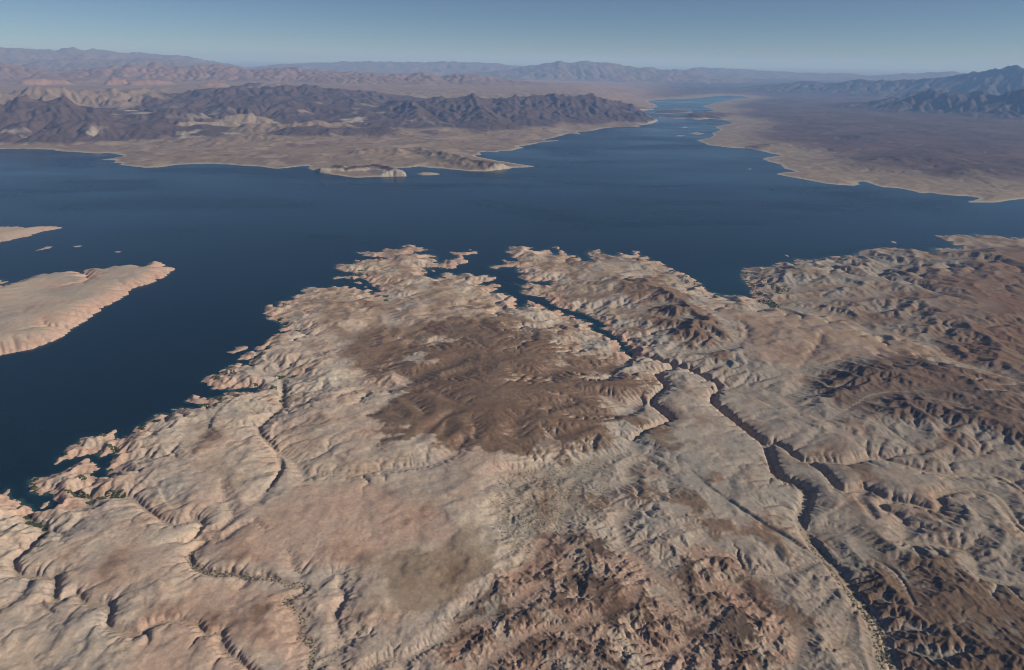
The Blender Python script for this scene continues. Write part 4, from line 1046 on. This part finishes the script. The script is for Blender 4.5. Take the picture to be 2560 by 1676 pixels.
rF = np.broadcast_to(GF.r[:, None], GF.X.shape)[:-1, :-1]
done = idF > 0
for nm, lb, ct, sel in [
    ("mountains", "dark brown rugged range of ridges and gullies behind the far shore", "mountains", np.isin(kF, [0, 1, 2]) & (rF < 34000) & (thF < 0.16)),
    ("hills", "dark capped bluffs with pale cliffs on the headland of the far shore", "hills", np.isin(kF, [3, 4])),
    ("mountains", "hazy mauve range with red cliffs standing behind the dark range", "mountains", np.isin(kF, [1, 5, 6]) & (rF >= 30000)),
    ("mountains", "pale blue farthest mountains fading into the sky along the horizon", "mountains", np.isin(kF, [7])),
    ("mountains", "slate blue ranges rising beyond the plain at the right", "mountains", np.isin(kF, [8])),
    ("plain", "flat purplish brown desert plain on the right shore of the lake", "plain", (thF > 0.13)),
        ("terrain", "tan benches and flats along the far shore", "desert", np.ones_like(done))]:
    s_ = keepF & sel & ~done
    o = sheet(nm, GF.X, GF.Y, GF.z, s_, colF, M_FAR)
    if o:
        tag(o, lb, ct, kind='structure')
    done |= s_
for k in range(1, len(FAR_ISLANDS) + 1):
    o = sheet("island", GF.X, GF.Y, GF.z, keepF & (idF == k), colF, M_FAR)
    if o:
        tag(o, FAR_ISLANDS[k - 1][1], "island", "islands in the lake")

# the lake
GW = Grid(1400, 99000, 55, 0.0060, 0.0075)


def lookup(G, f, X, Y):
    i, j = G.ij(X, Y)
    i = np.clip(np.rint(i * (f.shape[0] - 1) / (G.nr - 1)), 0, f.shape[0] - 1).astype(int); j = np.clip(np.rint(j * (f.shape[1] - 1) / (G.nc - 1)), 0, f.shape[1] - 1).astype(int)
    return f[i, j]


R_ = np.hypot(GW.X, GW.Y)
dpt = np.where(R_ < GN.r[-1], lookup(GN, GN.dwater, GW.X, GW.Y), lookup(GF, GF.dwt, GW.X, GW.Y))
murk = GW.fbm(700, 4, 401, 0.6)
bay = np.zeros_like(dpt)
for px_, py_, rad, amt in ((1830, 705, 380, 0.9), (1812, 683, 130, 1.0), (2150, 605, 420, 0.5), (1690, 255, 7000, 1.25), (1690, 290, 3500, 0.5), (160, 1100, 160, .1)):
    bx, by = ground([[px_, py_]])
    bay = np.maximum(bay, amt * np.exp(-((GW.X - bx) ** 2 + (GW.Y - by) ** 2) / (2 * rad * rad)))
depth = np.clip((1 - np.exp(-dpt / (16 * (1 + 1.2 * np.clip(murk, -0.5, 1))))) * (1 - 0.65 * bay * (1 + 0.4 * murk)), 0, 1)
landW = np.where(R_ < GN.r[-1], lookup(GN, blur(GN.land, 3, 1) > 0.999, GW.X, GW.Y), lookup(GF, blur(GF.land, 3, 1) > 0.999, GW.X, GW.Y))
tag(sheet("lake", GW.X, GW.Y, np.zeros_like(GW.X), ~cells(landW, np.minimum), depth, M_WATER, "depth"), "dark blue lake, lighter and greener in its shallow bays", "lake", kind='structure')

# ground out to the horizon
ang = np.linspace(-math.radians(50), math.radians(50), 60)
rr_ = np.array([97000, 130000, 180000, 250000, 340000.0])
Xh = (rr_[:, None] * np.sin(ang)[None]); Yh = (rr_[:, None] * np.cos(ang)[None])
Zh = 250 + 60 * np.sin(Xh / 9000.0) * np.cos(Yh / 14000.0)
tag(sheet("terrain", Xh, Yh, Zh, np.ones((4, 59), bool), np.broadcast_to(col(.2, .15, .115), (5, 60, 3)).copy(), M_FAR), "hazy desert reaching out to the horizon", "desert", kind='structure')

# air
me = bpy.data.meshes.new("haze")
bx0, bx1, by0, by1, bz0, bz1 = -300000, 300000, -20000, 345000, -2500, 2800
vs = [(x, y, z) for z in (bz0, bz1) for y in (by0, by1) for x in (bx0, bx1)]
me.from_pydata(vs, [], [(0, 2, 3, 1), (4, 5, 7, 6), (0, 1, 5, 4), (2, 6, 7, 3), (0, 4, 6, 2), (1, 3, 7, 5)])
hz = bpy.data.objects.new("haze", me); C.objects.link(hz)
hm, N, L, b = new_mat("haze_air")
N.remove(b)
pv = N.new("ShaderNodeVolumePrincipled")
pv.inputs["Color"].default_value = (0.27, 0.50, 0.97, 1)
pv.inputs["Absorption Color"].default_value = (0.5, 0.5, 0.5, 1)
pv.inputs["Density"].default_value = 1.45e-5
pv.inputs["Anisotropy"].default_value = 0.0
L.new(pv.outputs[0], [n for n in N if n.type == 'OUTPUT_MATERIAL'][0].inputs["Volume"])
me.materials.append(hm)
hz["kind"] = "stuff"; hz["label"] = "pale blue haze over the far shore"
print('meshes', round(time.time() - T0, 1))
# ------------------------------------------------------------------ shrubs
rng = np.random.default_rng(11)


def lookz(x, y):
    i, j = GN.ij(x, y)
    i = np.clip(i, 0, nr - 1.001); j = np.clip(j, 0, nc - 1.001)
    a, b = i.astype(int), j.astype(int); fi, fj = i - a, j - b
    z = GN.z
    return (z[a, b] * (1 - fi) + z[a + 1, b] * fi) * (1 - fj) + (z[a, b + 1] * (1 - fi) + z[a + 1, b + 1] * fi) * fj


spots = []       # x, y, radius, place


def along(w, t0, t1, count, spread, r0, r1, place, edge=0.0):
    p, z0, z1, w0, w1 = WASHES[w][:5]
    L = np.concatenate([[0], np.cumsum(np.hypot(*np.diff(p, axis=0).T))]); t = L / L[-1]
    x, y = ground(p, z0 + (z1 - z0) * t)
    tt = rng.uniform(t0, t1, count)
    cx, cy = np.interp(tt, t, x), np.interp(tt, t, y)
    dx = np.interp(tt + 0.004, t, x) - np.interp(tt - 0.004, t, x); dy = np.interp(tt + 0.004, t, y) - np.interp(tt - 0.004, t, y)
    l = np.hypot(dx, dy) + 1e-6
    o = rng.normal(0, spread, count) + np.where(rng.random(count) < 0.5, 1, -1) * edge
    for k in range(count):
        spots.append((cx[k] - dy[k] / l[k] * o[k], cy[k] + dx[k] / l[k] * o[k], rng.uniform(r0, r1), place))


def patches(view, txt, per=1.0):
    v = [float(a) for a in txt.replace(',', ' ').split()]
    x0, y0, s = VIEWS[view]
    for k in range(0, len(v), 3):
        px_, py_, rr = x0 + v[k] * s, y0 + v[k + 1] * s, v[k + 2] * s
        n = int(26 * per)
        a = rng.uniform(0, 2 * np.pi, n); q = np.sqrt(rng.random(n))
        x, y = ground(np.column_stack([px_ + rr * 1.1 * q * np.cos(a), py_ + rr * 0.38 * q * np.sin(a)]), 3.0)
        for i in range(n):
            spots.append((x[i], y[i], rng.uniform(2.6, 5.6) * (1 + 0.0001 * y[i]), 'cove'))


main_w = 0
left_w = [k for k, w in enumerate(WASHES) if len(w) > 5 and w[5] == 16 and w[2] == 58][0]
along(main_w, 0.62, 0.985, 420, 6, 1.8, 3.6, 'main', 16)
along(main_w, 0.78, 0.90, 130, 8, 2.2, 4.2, 'main', 6)
along(main_w, 0.34, 0.62, 120, 5, 1.8, 3.2, 'main', 8)
along(left_w, 0.47, 0.64, 420, 7, 1.6, 3.4, 'left', 5)
along(left_w, 0.64, 0.97, 260, 5, 1.8, 3.4, 'left', 6)
for k, w in enumerate(WASHES):
    if k not in (main_w, left_w):
        along(k, 0.0, 0.9, 26, 5, 1.5, 2.8, 'scrub', 3)
patches('S1', '900 715 45 790 850 60 850 865 60 930 880 50 970 950 30 1220 880 60 1310 880 60 1100 910 50 300 1100 45 330 1160 50 430 1190 60 490 1240 30 1210 350 50 1260 375 50 710 425 35 1110 240 40 '
        '400 685 15 860 310 15 1690 90 60 1540 150 40 370 785 40 480 1330 60', 1.8)
patches('S2', '230 1170 40 60 1250 60 450 1075 35 620 1050 40 720 1045 40 800 940 40 880 955 40 1020 595 60 1310 495 40 1410 320 50 1520 310 35 1400 395 70 1650 650 50 1700 640 30 1830 650 50 1560 830 60 '
        '1680 970 30 1740 840 25 1740 900 25 840 670 45 1890 55 50 1350 750 30', 1.3)
patches('S3', '1950 860 40 1960 920 30 1840 850 40 530 975 50 390 1025 40 1625 495 25 1570 500 15 1700 570 30 470 1190 40 700 1360 50 550 1260 30 1470 600 12 1590 575 15')
patches('S6', '860 545 60 940 595 50 1060 630 60 1050 665 50 1340 770 50 2020 885 40 2040 930 60 1850 590 80 1800 635 60 1850 740 70 1740 490 60 2160 715 90 2100 740 60 1960 865 60 1870 855 60', 1.2)
patches('B6', '720 540 30 740 545 40', 1.0)
mz = GN.zone(SCRUB, 50, 10)
n_ = 0
while n_ < 1900:
    p = np.column_stack([rng.uniform(1220, 1530, 400), rng.uniform(1150, 1420, 400)])
    x, y = ground(p, 50.0)
    i, j = GN.ij(x, y)
    dn = gnoise(x / 130, y / 130, 901)
    ok = (mz[np.clip(i, 0, nr - 1).astype(int), np.clip(j, 0, nc - 1).astype(int)] > rng.random(400) * 0.8 + 0.1) & (dn > rng.normal(0.0, 0.3, 400))
    for k in np.nonzero(ok)[0]:
        spots.append((x[k], y[k], rng.uniform(1.2, 2.9), 'scrub')); n_ += 1
p = np.column_stack([rng.uniform(0, 2560, 2600), rng.uniform(1000, 1676, 2600)])
x, y = ground(p, 45.0)
for k in range(len(x)):
    spots.append((x[k], y[k], rng.uniform(0.9, 1.9), 'scrub'))

sx = np.array([s_[0] for s_ in spots]); sy = np.array([s_[1] for s_ in spots]); sr = np.array([s_[2] for s_ in spots]); sp_ = np.array([s_[3] for s_ in spots])
sz = lookz(sx, sy)
i_, j_ = GN.ij(sx, sy)
ok = (sz > 0.8) & (i_ > 2) & (i_ < nr - 3) & (j_ > 2) & (j_ < nc - 3)
sx, sy, sz, sr, sp_ = sx[ok], sy[ok], sz[ok], sr[ok], sp_[ok]


def shrub_material(name, a, b_):
    m_, N, L, b = new_mat(name)
    b.inputs["Roughness"].default_value = 0.9; b.inputs["Specular IOR Level"].default_value = 0.1
    oi = N.new("ShaderNodeNewGeometry")
    n1 = N.new("ShaderNodeTexNoise"); n1.inputs["Scale"].default_value = 0.3
    L.new(oi.outputs["Position"], n1.inputs["Vector"])
    cr = N.new("ShaderNodeValToRGB"); cr.color_ramp.elements[0].position = 0.35; cr.color_ramp.elements[1].position = 0.65
    cr.color_ramp.elements[0].color = a + (1,); cr.color_ramp.elements[1].color = b_ + (1,)
    L.new(n1.outputs["Fac"], cr.inputs[0]); L.new(cr.outputs[0], b.inputs["Base Color"])
    return m_


M_SHRUB = shrub_material("shrub_leaves", (.075, .073, .048), (.13, .12, .08))
M_GREEN = shrub_material("cove_leaves", (.035, .046, .018), (.070, .082, .032))
import bmesh


def lump(sub, seed):
    bm = bmesh.new(); bmesh.ops.create_icosphere(bm, subdivisions=sub, radius=1.0)
    r = np.random.default_rng(seed)
    for v in bm.verts:
        v.co *= 1 + r.uniform(-0.28, 0.22)
        v.co.z = max(v.co.z, -0.35) * 0.72 + 0.15
    co = np.array([v.co[:] for v in bm.verts]); bm.verts.ensure_lookup_table()
    fa = np.array([[v.index for v in f.verts] for f in bm.faces])
    bm.free()
    return co, fa


score = sr / np.hypot(sx, sy)
u_, v_ = survey(sx, sy, sz)
inside = (u_ > 5) & (u_ < 2555) & (v_ > 5) & (v_ < 1671)
cand = np.nonzero(np.isin(sp_, ['main', 'left']) & inside)[0]
cand = cand[np.argsort(-score[cand])][:300]
protos = []
for k in range(6):
    co, fa = lump(2, 50 + k)
    me = bpy.data.meshes.new("shrub"); me.from_pydata(co.tolist(), [], fa.tolist()); me.materials.append(M_SHRUB)
    protos.append(me)
for q, k in enumerate(cand):
    o = bpy.data.objects.new("shrub", protos[q % 6]); C.objects.link(o)
    o.location = (sx[k], sy[k], sz[k]); o.scale = (sr[k], sr[k] * rng.uniform(0.8, 1.2), sr[k] * rng.uniform(0.7, 1.0)); o.rotation_euler = (0, 0, rng.uniform(0, 6.28))
    if sp_[k] == 'main':
        tag(o, "dark green shrub growing in the wide sandy wash at the lower right", "shrub", "shrubs in the wide wash at the lower right")
    else:
        tag(o, "dark green shrub lining the winding wash at the lower left", "shrub", "shrubs in the winding wash at the lower left")
rest = np.setdiff1d(np.arange(len(sx)), cand)
for places, mat, lb in ((('cove',), M_GREEN, "green tamarisk thickets in the coves and gullies"), (('main', 'left', 'scrub'), M_SHRUB, "dark desert scrub dotted over pale ground and washes")):
    sel = rest[np.isin(sp_[rest], places)]
    lumps = [lump(1, 90 + k) for k in range(8)]
    V_, F_ = [], []; off = 0
    for q, k in enumerate(sel):
        co, fa = lumps[q % 8]
        a = rng.uniform(0, 6.28); c_, s_ = math.cos(a), math.sin(a)
        r = sr[k]
        V_.append(np.column_stack([(co[:, 0] * c_ - co[:, 1] * s_) * r + sx[k], (co[:, 0] * s_ + co[:, 1] * c_) * r + sy[k], co[:, 2] * r * 0.8 + sz[k]]))
        F_.append(fa + off); off += len(co)
    V_ = np.concatenate(V_); F_ = np.concatenate(F_)
    me = bpy.data.meshes.new("shrubbery")
    me.vertices.add(len(V_)); me.vertices.foreach_set("co", V_.astype(np.float32).ravel())
    me.loops.add(F_.size); me.loops.foreach_set("vertex_index", F_.astype(np.int32).ravel())
    me.polygons.add(len(F_)); me.polygons.foreach_set("loop_start", np.arange(0, F_.size, 3, dtype=np.int32))
    me.update(calc_edges=True); me.materials.append(mat)
    o = bpy.data.objects.new("shrubbery", me); C.objects.link(o)
    tag(o, lb, "shrubs", kind='stuff')
print('shrubs', len(sx), 'triangles', sum(len(o.data.loops) - 2 * len(o.data.polygons) for o in SC.objects if o.type == 'MESH'), round(time.time() - T0, 1))
